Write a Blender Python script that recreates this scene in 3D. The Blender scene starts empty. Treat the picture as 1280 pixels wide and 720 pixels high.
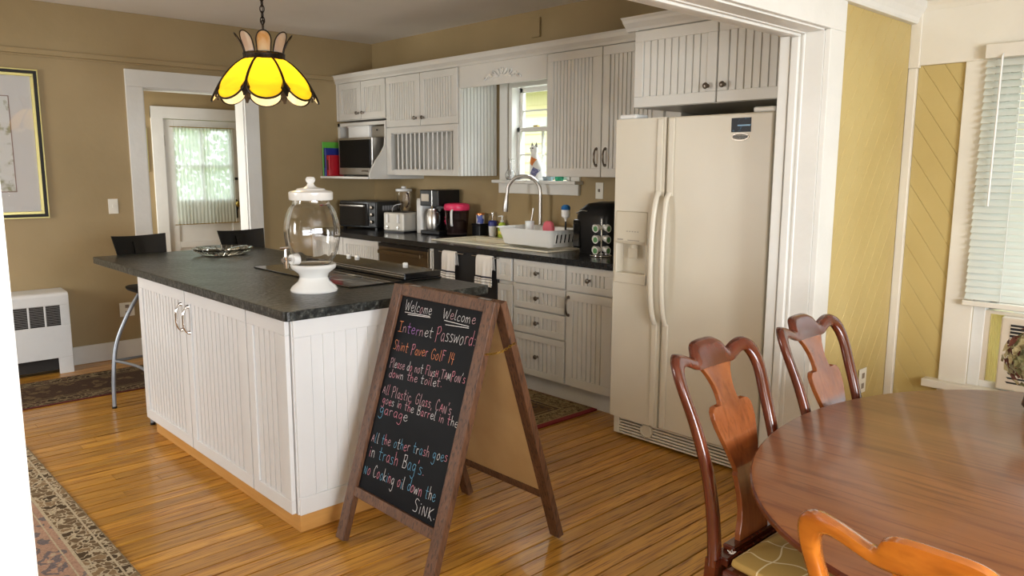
import bpy, math, random
from mathutils import Vector, Matrix
random.seed(7)
scn = bpy.context.scene
col = scn.collection
R = math.radians

# ------------------------------------------------------------------ camera
YAW, PITCH, ROLL, FPX = R(136.82), R(8.78), R(.19), 968.0
fw = Vector((math.cos(YAW)*math.cos(PITCH), math.sin(YAW)*math.cos(PITCH), -math.sin(PITCH)))
rt = Vector((math.sin(YAW), -math.cos(YAW), 0)); up = rt.cross(fw)
r2 = math.cos(ROLL)*rt + math.sin(ROLL)*up; u2 = -math.sin(ROLL)*rt + math.cos(ROLL)*up
cd = bpy.data.cameras.new('camera'); cam = bpy.data.objects.new('camera', cd); col.objects.link(cam)
cd.sensor_width = 36; cd.lens = FPX*36/1280; cd.clip_start = .02
m = Matrix((r2, u2, -fw)).transposed().to_4x4(); m.translation = (0, 0, 1.5)
cam.matrix_world = m
scn.camera = cam

# ------------------------------------------------------------------ world, light, exposure
w = bpy.data.worlds.new('world'); scn.world = w; w.use_nodes = True
bgn = w.node_tree.nodes['Background']
bgn.inputs['Color'].default_value = (.86, .94, 1, 1); bgn.inputs['Strength'].default_value = 2.0
def area(name, loc, size, direction, power, color=(1, 1, 1)):
    l = bpy.data.lights.new(name, 'AREA'); l.shape = 'RECTANGLE'; l.size, l.size_y = size
    l.energy = power; l.color = color
    o = bpy.data.objects.new(name, l); col.objects.link(o); o.location = loc
    o.rotation_euler = Vector(direction).to_track_quat('-Z', 'Y').to_euler()
    return o
# daylight through windows outside the frame; the hall lamp is an added fill
area('daylight_dining_east', (2.62, .6, 1.35), (2.6, 1.5), (-1, 0, -.08), 200, (.92, .96, 1))
area('daylight_dining_south', (.35, -1.82, 1.35), (1.1, 1.2), (0, 1, -.05), 16, (1, .97, .93))
area('daylight_kitchen_south', (-4.9, -2.22, 1.5), (1.1, 1.4), (-.15, 1, -.10), 60, (1, .96, .91))
area('hall_fill', (-7.12, 1.38, 1.4), (.6, 1.2), (0, 1, 0), 16, (1, .98, .92))  # added lamp at an unseen opening, brightens the hall door
area('daylight_sink_window', (-4.23, 5.0, 3.0), (1.2, 1.0), (0, -.55, -1), 130, (.92, .97, 1))
scn.view_settings.view_transform = 'Standard'; scn.view_settings.look = 'None'
scn.view_settings.exposure = 0.9; scn.view_settings.gamma = 1
scn.view_settings.use_curve_mapping = False

# ------------------------------------------------------------------ materials
def new_mat(name):
    m = bpy.data.materials.new(name); m.use_nodes = True
    nt = m.node_tree; return m, nt, nt.nodes['Principled BSDF']
def mat(name, c, rough=.5, metal=0., c2=None, ns=(6, 6, 6), det=4, lo=.35, hi=.65, bump=0., bs=None, coat=0., spec=None, trans=0., ior=None, emit=None, es=0., alpha=None, rnd=0.):
    m, nt, p = new_mat(name); N = nt.nodes; L = nt.links
    p.inputs['Base Color'].default_value = (*c, 1); p.inputs['Roughness'].default_value = rough
    p.inputs['Metallic'].default_value = metal
    if coat: p.inputs['Coat Weight'].default_value = coat; p.inputs['Coat Roughness'].default_value = .08
    if spec is not None: p.inputs['Specular IOR Level'].default_value = spec
    if trans: p.inputs['Transmission Weight'].default_value = trans
    if ior: p.inputs['IOR'].default_value = ior
    if emit: p.inputs['Emission Color'].default_value = (*emit, 1); p.inputs['Emission Strength'].default_value = es
    tc = N.new('ShaderNodeTexCoord')
    def noise(scale, detail=4):
        mp = N.new('ShaderNodeMapping'); mp.inputs['Scale'].default_value = scale
        L.new(tc.outputs['Object'], mp.inputs['Vector'])
        if rnd:
            oi = N.new('ShaderNodeObjectInfo'); mu = N.new('ShaderNodeMath'); mu.operation = 'MULTIPLY'; mu.inputs[1].default_value = 37.
            L.new(oi.outputs['Random'], mu.inputs[0]); cb = N.new('ShaderNodeCombineXYZ')
            for k in range(3): L.new(mu.outputs[0], cb.inputs[k])
            L.new(cb.outputs[0], mp.inputs['Location'])
        n = N.new('ShaderNodeTexNoise'); n.inputs['Scale'].default_value = 1; n.inputs['Detail'].default_value = detail
        L.new(mp.outputs[0], n.inputs['Vector']); return n
    last = None
    if c2:
        n = noise(ns, det); rp = N.new('ShaderNodeMapRange'); rp.inputs[1].default_value = lo; rp.inputs[2].default_value = hi
        L.new(n.outputs['Fac'], rp.inputs[0])
        mx = N.new('ShaderNodeMix'); mx.data_type = 'RGBA'; mx.inputs[6].default_value = (*c, 1); mx.inputs[7].default_value = (*c2, 1)
        L.new(rp.outputs[0], mx.inputs[0]); last = mx.outputs[2]
    if rnd and last:
        oi = N.new('ShaderNodeObjectInfo'); mr = N.new('ShaderNodeMapRange'); mr.inputs[3].default_value = 1-rnd; mr.inputs[4].default_value = 1+rnd
        L.new(oi.outputs['Random'], mr.inputs[0]); hs = N.new('ShaderNodeHueSaturation')
        L.new(mr.outputs[0], hs.inputs['Value']); L.new(last, hs.inputs['Color']); last = hs.outputs[0]
    if last: L.new(last, p.inputs['Base Color'])
    if bump:
        n = noise(bs or ns, 3); b = N.new('ShaderNodeBump'); b.inputs['Strength'].default_value = bump; b.inputs['Distance'].default_value = .01
        L.new(n.outputs['Fac'], b.inputs['Height']); L.new(b.outputs[0], p.inputs['Normal'])
    return m

M = {}
M['white'] = mat('white_paint', (.74, .73, .69), .38, c2=(.68, .67, .63), ns=(3, 3, 3), bump=.12, bs=(30, 30, 30))
M['cream'] = mat('cream_white_paint', (.76, .72, .63), .4, c2=(.66, .61, .53), ns=(2, 2, 2), bump=.15, bs=(25, 25, 25))
M['cab'] = mat('cabinet_white', (.66, .645, .60), .35, c2=(.61, .59, .545), ns=(2, 2, 2))
M['isl'] = mat('island_white', (.72, .72, .715), .35, c2=(.68, .68, .675), ns=(2, 2, 2))
M['inside'] = mat('cabinet_inside', (.5, .48, .44), .6)
M['tan'] = mat('tan_wall_paint', (.36, .265, .135), .6, c2=(.30, .22, .105), ns=(1.2, 1.2, 1.2), bump=.15, bs=(14, 14, 14))
M['gold'] = mat('golden_tan_wall_paint', (.52, .40, .16), .5, c2=(.47, .35, .13), ns=(2, 2, 2), bump=.2, bs=(20, 20, 20))
M['ceil'] = mat('ceiling_paint', (.80, .76, .70), .8, c2=(.75, .71, .65), ns=(1.5, 1.5, 1.5), bump=.2, bs=(8, 8, 8))
M['black'] = mat('black_plastic', (.008, .008, .009), .3, spec=.3)
M['blackmat'] = mat('black_matte', (.014, .013, .013), .7)
M['blackgl'] = mat('black_glass', (.006, .006, .007), .07, coat=.5)
M['blackwood'] = mat('black_plywood', (.008, .007, .006), .5, spec=.2)
M['chrome'] = mat('chrome', (.72, .71, .70), .14, 1.)
M['steel'] = mat('brushed_steel', (.50, .48, .45), .3, 1., bump=.05, bs=(4, 4, 300))
M['pewter'] = mat('antique_pewter', (.20, .17, .14), .28, 1.)
M['greymetal'] = mat('grey_painted_metal', (.30, .33, .37), .35, .6)
M['fridge'] = mat('almond_enamel', (.71, .655, .54), .33, c2=(.68, .625, .51), ns=(2, 2, 2), bump=.03, bs=(180, 180, 180))
M['fridged'] = mat('almond_plastic', (.62, .56, .44), .4)
M['radwhite'] = mat('radiator_enamel', (.66, .66, .65), .4, c2=(.60, .60, .59), ns=(5, 5, 5), lo=.5, hi=.7)
M['counter'] = mat('black_countertop', (.010, .010, .011), .22, c2=(.022, .021, .02), ns=(40, 40, 40), bump=.05, bs=(60, 60, 60))
M['ceramic'] = mat('white_ceramic', (.82, .81, .78), .22, coat=.3)
M['sink'] = mat('cream_enamel', (.80, .74, .58), .22, coat=.3)
M['whiteplastic'] = mat('white_plastic', (.78, .78, .76), .35)
M['kick'] = mat('orange_stained_wood', (.60, .32, .10), .4, c2=(.52, .26, .07), ns=(3, 3, 30))
M['outlet'] = mat('outlet_ivory', (.78, .75, .66), .4)
M['towel'] = mat('towel_cotton', (.78, .75, .70), .9, c2=(.70, .67, .62), ns=(60, 60, 60), bump=.4, bs=(150, 150, 150))
M['brass'] = mat('brass', (.55, .38, .10), .3, 1.)
M['goldleaf'] = mat('gold_leaf', (.62, .55, .22), .35, .6)
M['gasket'] = mat('dark_gap', (.02, .017, .015), .8)
M['lead'] = mat('lead_came', (.045, .03, .02), .4, .7, c2=(.02, .014, .01), ns=(60, 60, 60), bump=.3, bs=(90, 90, 90))
M['green'] = mat('green_plastic', (.12, .42, .05), .4)
M['blue'] = mat('blue_plastic', (.02, .03, .22), .35)
M['red'] = mat('red_plastic', (.42, .01, .02), .35)
M['pink'] = mat('pink_lid', (.75, .03, .12), .35)
M['sponge'] = mat('pink_sponge', (.75, .16, .2), .9, bump=.5, bs=(200, 200, 200))
M['masonite'] = mat('tan_hardboard', (.50, .335, .155), .6, c2=(.44, .285, .125), ns=(5, 5, 5), bump=.05)
M['board'] = mat('chalkboard_black', (.004, .0045, .006), .45, c2=(.008, .009, .011), ns=(3, 3, 6), spec=.08)
M['acbody'] = mat('air_conditioner_plastic', (.62, .54, .43), .45)

M['blind'] = mat('blind_slat', (.68, .71, .66), .45)
M['siding'] = mat('yellow_siding', (.95, .84, .50), .6)
M['leaf'] = mat('foliage', (.22, .42, .12), .7, c2=(.50, .60, .25), ns=(6, 6, 6))
M['green_glass'] = mat('green_glass_material', (.05, .45, .25), .1)
M['ground'] = mat('lawn', (.12, .2, .06), .9, c2=(.2, .25, .1), ns=(2, 2, 2))

def wood(name, a, b, ns, rough=.3, coat=.4, rnd=0., dark=None, bump=.05, ds=.85):
    """two-scale wood grain: broad bands + fine streaks; ns = scale, small along the grain"""
    m, nt, p = new_mat(name); N = nt.nodes; L = nt.links
    tc = N.new('ShaderNodeTexCoord'); mp = N.new('ShaderNodeMapping'); mp.inputs['Scale'].default_value = ns
    L.new(tc.outputs['Object'], mp.inputs['Vector'])
    if rnd:
        oi = N.new('ShaderNodeObjectInfo'); mu = N.new('ShaderNodeMath'); mu.operation = 'MULTIPLY'; mu.inputs[1].default_value = 91.
        L.new(oi.outputs['Random'], mu.inputs[0]); cb = N.new('ShaderNodeCombineXYZ')
        for k in range(3): L.new(mu.outputs[0], cb.inputs[k])
        L.new(cb.outputs[0], mp.inputs['Location'])
    n1 = N.new('ShaderNodeTexNoise'); n1.inputs['Scale'].default_value = 1; n1.inputs['Detail'].default_value = 5; n1.inputs['Distortion'].default_value = .6
    n2 = N.new('ShaderNodeTexNoise'); n2.inputs['Scale'].default_value = 4.5; n2.inputs['Detail'].default_value = 3; n2.inputs['Distortion'].default_value = .3
    L.new(mp.outputs[0], n1.inputs['Vector']); L.new(mp.outputs[0], n2.inputs['Vector'])
    r1 = N.new('ShaderNodeMapRange'); r1.inputs[1].default_value = .3; r1.inputs[2].default_value = .7; L.new(n1.outputs['Fac'], r1.inputs[0])
    mx = N.new('ShaderNodeMix'); mx.data_type = 'RGBA'; mx.inputs[6].default_value = (*a, 1); mx.inputs[7].default_value = (*b, 1)
    L.new(r1.outputs[0], mx.inputs[0])
    dk = dark or tuple(x*.45 for x in b)
    r2_ = N.new('ShaderNodeMapRange'); r2_.inputs[1].default_value = .52; r2_.inputs[2].default_value = .66; r2_.inputs[4].default_value = ds; L.new(n2.outputs['Fac'], r2_.inputs[0])
    mx2 = N.new('ShaderNodeMix'); mx2.data_type = 'RGBA'; mx2.inputs[7].default_value = (*dk, 1)
    L.new(r2_.outputs[0], mx2.inputs[0]); L.new(mx.outputs[2], mx2.inputs[6])
    out = mx2.outputs[2]
    if rnd:
        mr = N.new('ShaderNodeMapRange'); mr.inputs[3].default_value = 1-rnd; mr.inputs[4].default_value = 1+rnd
        L.new(oi.outputs['Random'], mr.inputs[0]); hs = N.new('ShaderNodeHueSaturation')
        L.new(mr.outputs[0], hs.inputs['Value']); L.new(out, hs.inputs['Color']); out = hs.outputs[0]
    L.new(out, p.inputs['Base Color'])
    p.inputs['Roughness'].default_value = rough; p.inputs['Coat Weight'].default_value = coat; p.inputs['Coat Roughness'].default_value = .12
    if bump:
        b = N.new('ShaderNodeBump'); b.inputs['Strength'].default_value = bump; b.inputs['Distance'].default_value = .01
        L.new(n2.outputs['Fac'], b.inputs['Height']); L.new(b.outputs[0], p.inputs['Normal'])
    return m
M['floor'] = wood('heart_pine_planks', (.64, .325, .050), (.40, .168, .020), (38, 1.3, 38), .32, .25, .20, dark=(.17, .045, .006))
M['cherry'] = wood('cherry_wood', (.115, .021, .008), (.065, .011, .004), (9, 9, 2), .22, .35, ds=.3)
M['splat'] = wood('figured_cherry', (.24, .068, .018), (.12, .028, .008), (14, 14, 2), .22, .3, ds=.3)
M['tabletop'] = wood('mahogany_tabletop', (.30, .118, .043), (.19, .068, .025), (1.0, 14, 14), .33, .25, dark=(.13, .035, .014), bump=.02, ds=.7)
M['honey'] = wood('honey_wood', (.52, .17, .018), (.26, .06, .008), (3, 9, 9), .14, .8, ds=.3)
M['rustic'] = wood('rustic_brown_wood', (.080, .032, .013), (.15, .066, .030), (30, 30, 5), .55, .03, bump=.25, dark=(.03, .012, .006))

def granite(name):
    m, nt, p = new_mat(name); N = nt.nodes; L = nt.links
    tc = N.new('ShaderNodeTexCoord')
    n = N.new('ShaderNodeTexNoise'); n.inputs['Scale'].default_value = 55; n.inputs['Detail'].default_value = 6; n.inputs['Roughness'].default_value = .7
    n2 = N.new('ShaderNodeTexNoise'); n2.inputs['Scale'].default_value = 5; n2.inputs['Detail'].default_value = 3
    L.new(tc.outputs['Object'], n.inputs['Vector']); L.new(tc.outputs['Object'], n2.inputs['Vector'])
    cr = N.new('ShaderNodeValToRGB'); e = cr.color_ramp.elements
    e[0].position = .40; e[0].color = (.006, .007, .0065, 1); e[1].position = .72; e[1].color = (.14, .145, .13, 1)
    x = e.new(.52); x.color = (.022, .024, .021, 1)
    L.new(n.outputs['Fac'], cr.inputs[0])
    L.new(cr.outputs[0], p.inputs['Base Color'])
    mr = N.new('ShaderNodeMapRange'); mr.inputs[3].default_value = .26; mr.inputs[4].default_value = .42
    L.new(n2.outputs['Fac'], mr.inputs[0]); L.new(mr.outputs[0], p.inputs['Roughness'])
    n3 = N.new('ShaderNodeTexNoise'); n3.inputs['Scale'].default_value = 38; n3.inputs['Detail'].default_value = 2
    L.new(tc.outputs['Object'], n3.inputs['Vector'])
    b = N.new('ShaderNodeBump'); b.inputs['Strength'].default_value = .35; b.inputs['Distance'].default_value = .01
    L.new(n3.outputs['Fac'], b.inputs['Height']); L.new(b.outputs[0], p.inputs['Normal'])
    return m
M['granite'] = granite('leathered_dark_stone')

def glass(name, c=(1, 1, 1), rough=0., ior=1.45):
    m, nt, p = new_mat(name); nt.nodes.remove(p); g = nt.nodes.new('ShaderNodeBsdfGlass')
    g.inputs['Color'].default_value = (*c, 1); g.inputs['Roughness'].default_value = rough; g.inputs['IOR'].default_value = ior
    nt.links.new(g.outputs[0], nt.nodes['Material Output'].inputs[0]); return m
M['glass'] = glass('clear_glass')
M['glassjug'] = glass('smoky_plastic', (.62, .56, .56), .1)
def pane_mat(name, tint=(1, 1, 1), f=.08):
    m, nt, p = new_mat(name); nt.nodes.remove(p); t = nt.nodes.new('ShaderNodeBsdfTransparent'); g = nt.nodes.new('ShaderNodeBsdfGlossy')
    g.inputs['Roughness'].default_value = .02; t.inputs[0].default_value = (*tint, 1)
    lw = nt.nodes.new('ShaderNodeLayerWeight'); lw.inputs[0].default_value = .5
    pw_ = nt.nodes.new('ShaderNodeMath'); pw_.operation = 'POWER'; pw_.inputs[1].default_value = 4; nt.links.new(lw.outputs['Facing'], pw_.inputs[0])
    fr = nt.nodes.new('ShaderNodeMath'); fr.operation = 'MULTIPLY_ADD'; fr.inputs[1].default_value = .7; fr.inputs[2].default_value = .035; nt.links.new(pw_.outputs[0], fr.inputs[0])
    mx = nt.nodes.new('ShaderNodeMixShader'); nt.links.new(fr.outputs[0], mx.inputs[0]); nt.links.new(t.outputs[0], mx.inputs[1]); nt.links.new(g.outputs[0], mx.inputs[2])
    nt.links.new(mx.outputs[0], nt.nodes['Material Output'].inputs[0]); return m
M['pane'] = pane_mat('window_pane_glass')
def translucent(name, c, c2, ns, mixf=.6, trans=None, gloss=.0, tcol=None, back=None):
    m, nt, p = new_mat(name); N = nt.nodes; L = nt.links
    tc = N.new('ShaderNodeTexCoord'); mp = N.new('ShaderNodeMapping'); mp.inputs['Scale'].default_value = ns; L.new(tc.outputs['Object'], mp.inputs[0])
    n = N.new('ShaderNodeTexNoise'); n.inputs['Scale'].default_value = 1; n.inputs['Detail'].default_value = 3; n.inputs['Distortion'].default_value = .8; L.new(mp.outputs[0], n.inputs['Vector'])
    r = N.new('ShaderNodeMapRange'); r.inputs[1].default_value = .35; r.inputs[2].default_value = .65; L.new(n.outputs['Fac'], r.inputs[0])
    mx = N.new('ShaderNodeMix'); mx.data_type = 'RGBA'; mx.inputs[6].default_value = (*c, 1); mx.inputs[7].default_value = (*c2, 1); L.new(r.outputs[0], mx.inputs[0])
    colr = mx.outputs[2]
    if back:
        g_ = N.new('ShaderNodeNewGeometry'); m3 = N.new('ShaderNodeMix'); m3.data_type = 'RGBA'; m3.inputs[7].default_value = (*back, 1)
        L.new(g_.outputs['Backfacing'], m3.inputs[0]); L.new(colr, m3.inputs[6]); colr = m3.outputs[2]
    L.new(colr, p.inputs['Base Color']); p.inputs['Roughness'].default_value = .25 if gloss else .9
    t = N.new('ShaderNodeBsdfTranslucent'); L.new(colr, t.inputs[0])
    ms = N.new('ShaderNodeMixShader'); ms.inputs[0].default_value = mixf; L.new(p.outputs[0], ms.inputs[1]); L.new(t.outputs[0], ms.inputs[2])
    out = ms.outputs[0]
    if trans:
        tr = N.new('ShaderNodeBsdfTransparent'); m2 = N.new('ShaderNodeMixShader'); m2.inputs[0].default_value = trans
        if tcol: tr.inputs[0].default_value = (*tcol, 1)
        L.new(out, m2.inputs[1]); L.new(tr.outputs[0], m2.inputs[2]); out = m2.outputs[0]
    L.new(out, N['Material Output'].inputs[0]); return m
M['amber'] = translucent('amber_slag_glass', (.97, .72, .03), (.95, .58, .03), (6, 6, 14), .6, gloss=1)
M['opal'] = translucent('opal_slag_glass', (.85, .72, .50), (.72, .45, .18), (16, 16, 5), .5, gloss=1)
M['opalin'] = translucent('inner_opal_glass', (.95, .90, .72), (.90, .78, .50), (10, 10, 5), .55, gloss=1)
M['opalgrey'] = translucent('grey_opal_glass', (.75, .68, .60), (.62, .50, .42), (16, 16, 5), .5, gloss=1)
M['accord'] = translucent('accordion_panel', (.90, .82, .45), (.85, .75, .38), (3, 3, 3), .6)
M['sheer'] = translucent('sheer_curtain_fabric', (.84, .88, .80), (.76, .82, .74), (8, 8, 2), .6, trans=.22)
M['bulb'] = mat('lit_bulb', (1, .85, .6), .3, emit=(1, .78, .45), es=14)
M['pool'] = M['blackgl']

def rug_mat(name, field, motif, bord, line, x0, x1, y0, y1, bw, edge, scale=9.):
    """flat woven pattern: edge strip, vine border, field with scattered motifs (object coordinates = metres)"""
    m, nt, p = new_mat(name); N = nt.nodes; L = nt.links; p.inputs['Roughness'].default_value = .95
    p.inputs['Specular IOR Level'].default_value = .1
    tc = N.new('ShaderNodeTexCoord'); sp = N.new('ShaderNodeSeparateXYZ'); L.new(tc.outputs['Object'], sp.inputs[0])
    def mth(op, a, b=None, c=None):
        n = N.new('ShaderNodeMath'); n.operation = op
        for i, v in enumerate((a, b, c)):
            if v is None: continue
            if isinstance(v, (int, float)): n.inputs[i].default_value = v
            else: L.new(v, n.inputs[i])
        return n.outputs[0]
    dx = mth('MINIMUM', mth('SUBTRACT', sp.outputs[0], x0), mth('SUBTRACT', x1, sp.outputs[0]))
    dy = mth('MINIMUM', mth('SUBTRACT', sp.outputs[1], y0), mth('SUBTRACT', y1, sp.outputs[1]))
    dd = mth('MINIMUM', dx, dy)
    def mix(f, a, b):
        n = N.new('ShaderNodeMix'); n.data_type = 'RGBA'; L.new(f, n.inputs[0])
        for i, v in ((6, a), (7, b)):
            if isinstance(v, tuple): n.inputs[i].default_value = (*v, 1)
            else: L.new(v, n.inputs[i])
        return n.outputs[2]
    vo = N.new('ShaderNodeTexVoronoi'); vo.feature = 'DISTANCE_TO_EDGE'; vo.inputs['Scale'].default_value = scale*2.2
    nz = N.new('ShaderNodeTexNoise'); nz.inputs['Scale'].default_value = scale*1.6; nz.inputs['Detail'].default_value = 3
    ad = N.new('ShaderNodeVectorMath'); ad.operation = 'MULTIPLY_ADD'; ad.inputs[1].default_value = (.09, .09, 0)
    L.new(tc.outputs['Object'], nz.inputs['Vector']); L.new(nz.outputs['Color'], ad.inputs[0]); L.new(tc.outputs['Object'], ad.inputs[2]); L.new(ad.outputs[0], vo.inputs['Vector'])
    vines = mth('LESS_THAN', vo.outputs['Distance'], .075)
    v2 = N.new('ShaderNodeTexVoronoi'); v2.inputs['Scale'].default_value = scale*2.2; L.new(ad.outputs[0], v2.inputs['Vector'])
    r_ = N.new('ShaderNodeValToRGB'); r_.color_ramp.interpolation = 'CONSTANT'; els = r_.color_ramp.elements
    els[0].color = (*bord, 1); els[1].position = .6; els[1].color = (*[c*.5 for c in bord], 1)
    e = els.new(.8); e.color = (*[min(1, c*1.6) for c in bord], 1)
    sc_ = N.new('ShaderNodeSeparateColor'); L.new(v2.outputs['Color'], sc_.inputs[0]); L.new(sc_.outputs[0], r_.inputs[0])
    bcol = mix(vines, r_.outputs[0], line)
    # field
    v3 = N.new('ShaderNodeTexVoronoi'); v3.inputs['Scale'].default_value = scale*.9; L.new(ad.outputs[0], v3.inputs['Vector'])
    s3 = N.new('ShaderNodeSeparateColor'); L.new(v3.outputs['Color'], s3.inputs[0])
    ring = mth('MULTIPLY', mth('LESS_THAN', v3.outputs['Distance'], .42), mth('GREATER_THAN', v3.outputs['Distance'], .26))
    ring = mth('MULTIPLY', ring, mth('GREATER_THAN', nz.outputs['Fac'], .40))
    core = mth('LESS_THAN', v3.outputs['Distance'], .16)
    f1 = mix(mth('MULTIPLY', s3.outputs[1], .35), field, tuple(min(1, c*1.35) for c in field))
    f1 = mix(mth('MULTIPLY', ring, .8), f1, motif)
    f1 = mix(mth('MULTIPLY', mth('MULTIPLY', core, mth('GREATER_THAN', s3.outputs[0], .45)), .8), f1, line)
    ff = mth('GREATER_THAN', dd, bw)
    out = mix(ff, bcol, f1)
    for a, b in ((bw-.006, bw+.006), (edge+.02, edge+.028), (bw+.03, bw+.036)):
        st = mth('MULTIPLY', mth('GREATER_THAN', dd, a), mth('LESS_THAN', dd, b)); out = mix(st, out, line)
    fine = N.new('ShaderNodeTexNoise'); fine.inputs['Scale'].default_value = 130; L.new(tc.outputs['Object'], fine.inputs['Vector'])
    hs = N.new('ShaderNodeHueSaturation'); mr = N.new('ShaderNodeMapRange'); mr.inputs[3].default_value = .55; mr.inputs[4].default_value = 1.45; L.new(fine.outputs['Fac'], mr.inputs[0])
    L.new(mr.outputs[0], hs.inputs['Value']); L.new(out, hs.inputs['Color']); L.new(hs.outputs[0], p.inputs['Base Color'])
    b = N.new('ShaderNodeBump'); b.inputs['Strength'].default_value = .5; b.inputs['Distance'].default_value = .004; L.new(fine.outputs['Fac'], b.inputs['Height']); L.new(b.outputs[0], p.inputs['Normal'])
    return m

# ------------------------------------------------------------------ mesh helpers
ORG = {}
class MB:
    def __init__(s, xf=None): s.v = []; s.f = []; s.mi = []; s.xf = xf; s.m = 0
    def add(s, vs, fs):
        b = len(s.v)
        for v in vs: s.v.append(tuple(s.xf(*v)) if s.xf else tuple(v))
        for f in fs: s.f.append([b+i for i in f]); s.mi.append(s.m)
        return s
    def box(s, x0, x1, y0, y1, z0, z1):
        if x0 > x1: x0, x1 = x1, x0
        if y0 > y1: y0, y1 = y1, y0
        if z0 > z1: z0, z1 = z1, z0
        return s.add([(x0,y0,z0),(x1,y0,z0),(x1,y1,z0),(x0,y1,z0),(x0,y0,z1),(x1,y0,z1),(x1,y1,z1),(x0,y1,z1)],
              [(0,3,2,1),(4,5,6,7),(0,1,5,4),(1,2,6,5),(2,3,7,6),(3,0,4,7)])
    def prism(s, pts, a, b, axis='y'):
        """polygon pts (2D, any winding) extruded along axis from a to b; pts are the two other axes in order"""
        n = len(pts)
        ar = sum(pts[i][0]*pts[(i+1) % n][1]-pts[(i+1) % n][0]*pts[i][1] for i in range(n))
        if ar < 0: pts = pts[::-1]
        if a > b: a, b = b, a
        if axis == 'x': A = [(a, p, q) for p, q in pts]; B = [(b, p, q) for p, q in pts]; fl = True
        elif axis == 'y': A = [(p, a, q) for p, q in pts]; B = [(p, b, q) for p, q in pts]; fl = False
        else: A = [(p, q, a) for p, q in pts]; B = [(p, q, b) for p, q in pts]; fl = True
        fs = [tuple(range(n))[::-1], tuple(range(n, 2*n))] + [(i, (i+1) % n, n+(i+1) % n, n+i) for i in range(n)]
        if not fl: fs = [f[::-1] for f in fs]
        return s.add(A+B, fs)
    def bar(s, p0, p1, w, d, upv=(0, 0, 1), w1=None, d1=None):
        p0, p1 = Vector(p0), Vector(p1); t = (p1-p0).normalized(); upv = Vector(upv)
        a = t.cross(upv)
        if a.length < 1e-4: a = t.cross(Vector((1, 0, 0)))
        a.normalize(); b = a.cross(t); w1 = w1 or w; d1 = d1 or d
        vs = [p0+a*sx*w/2+b*sy*d/2 for sx, sy in ((-1,-1),(1,-1),(1,1),(-1,1))]+[p1+a*sx*w1/2+b*sy*d1/2 for sx, sy in ((-1,-1),(1,-1),(1,1),(-1,1))]
        return s.add(vs, [(3,2,1,0),(4,5,6,7),(0,1,5,4),(1,2,6,5),(2,3,7,6),(3,0,4,7)])
    def tube(s, pts, r, n=10, closed=False, cap=True, flat=1.):
        P = [Vector(p) for p in pts]; N_ = len(P); rs = r if isinstance(r, (list, tuple)) else [r]*N_
        vs = []; nrm = None
        for i in range(N_):
            if closed: t = (P[(i+1) % N_]-P[i-1]).normalized()
            else: t = (P[min(i+1, N_-1)]-P[max(i-1, 0)]).normalized()
            if nrm is None:
                nrm = t.orthogonal().normalized() if abs(t.z) > .9 else t.cross(Vector((0, 0, 1))).normalized()
            nrm = (nrm-t*nrm.dot(t)).normalized(); b = t.cross(nrm)
            for k in range(n):
                a = 2*math.pi*k/n; vs.append(P[i]+(nrm*math.cos(a)+b*math.sin(a)*flat)*rs[i])
        fs = []
        for i in range(N_ if closed else N_-1):
            j = (i+1) % N_
            for k in range(n): fs.append((i*n+k, i*n+(k+1) % n, j*n+(k+1) % n, j*n+k))
        if cap and not closed: fs.append(tuple(range(n))[::-1]); fs.append(tuple(range((N_-1)*n, N_*n)))
        return s.add(vs, fs)
    def lathe(s, prof, n=28, c=(0, 0, 0), ribs=0, ra=0., cap=True):
        vs = []
        for r, z in prof:
            for k in range(n):
                a = 2*math.pi*k/n; rr = r*(1+ra*math.cos(ribs*a)) if ribs else r
                vs.append((c[0]+rr*math.cos(a), c[1]+rr*math.sin(a), c[2]+z))
        fs = []
        for i in range(len(prof)-1):
            for k in range(n): fs.append((i*n+k, i*n+(k+1) % n, (i+1)*n+(k+1) % n, (i+1)*n+k))
        if cap: fs.append(tuple(range(n))[::-1]); fs.append(tuple(range((len(prof)-1)*n, len(prof)*n)))
        return s.add(vs, fs)
    def build(s, name, mats, parent=None, smooth=0, bevel=0, seg=2, subsurf=0, local=False):
        o_ = ORG.get(parent, Vector((0, 0, 0))) if (parent and not local) else Vector((0, 0, 0))
        me = bpy.data.meshes.new(name); me.from_pydata([tuple(Vector(v)-o_) for v in s.v], [], s.f)
        mats = mats if isinstance(mats, (list, tuple)) else [mats]
        for q in mats: me.materials.append(M[q] if isinstance(q, str) else q)
        if len(mats) > 1: me.polygons.foreach_set('material_index', s.mi)
        if smooth:
            me.polygons.foreach_set('use_smooth', [True]*len(me.polygons)); me.set_sharp_from_angle(angle=R(smooth))
        me.update(); me.validate()
        o = bpy.data.objects.new(name, me); col.objects.link(o)
        if parent: o.parent = parent
        ORG[o] = o_
        if bevel:
            b = o.modifiers.new('bevel', 'BEVEL'); b.width = bevel; b.segments = seg; b.limit_method = 'ANGLE'; b.angle_limit = R(40)
        if subsurf:
            b = o.modifiers.new('sub', 'SUBSURF'); b.levels = subsurf; b.render_levels = subsurf
        return o
def smoothpath(P, k=6, closed=False):
    P = [Vector(p) for p in P]; n = len(P); out = []
    rng = range(n if closed else n-1)
    for i in rng:
        if closed: a, b, c, d = P[i-1], P[i], P[(i+1) % n], P[(i+2) % n]
        else: a, b, c, d = P[max(i-1, 0)], P[i], P[i+1], P[min(i+2, n-1)]
        for j in range(k):
            t = j/k; out.append(.5*((2*b)+(c-a)*t+(2*a-5*b+4*c-d)*t*t+(3*b-a-3*c+d)*t**3))
    if not closed: out.append(P[-1])
    return out
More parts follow.
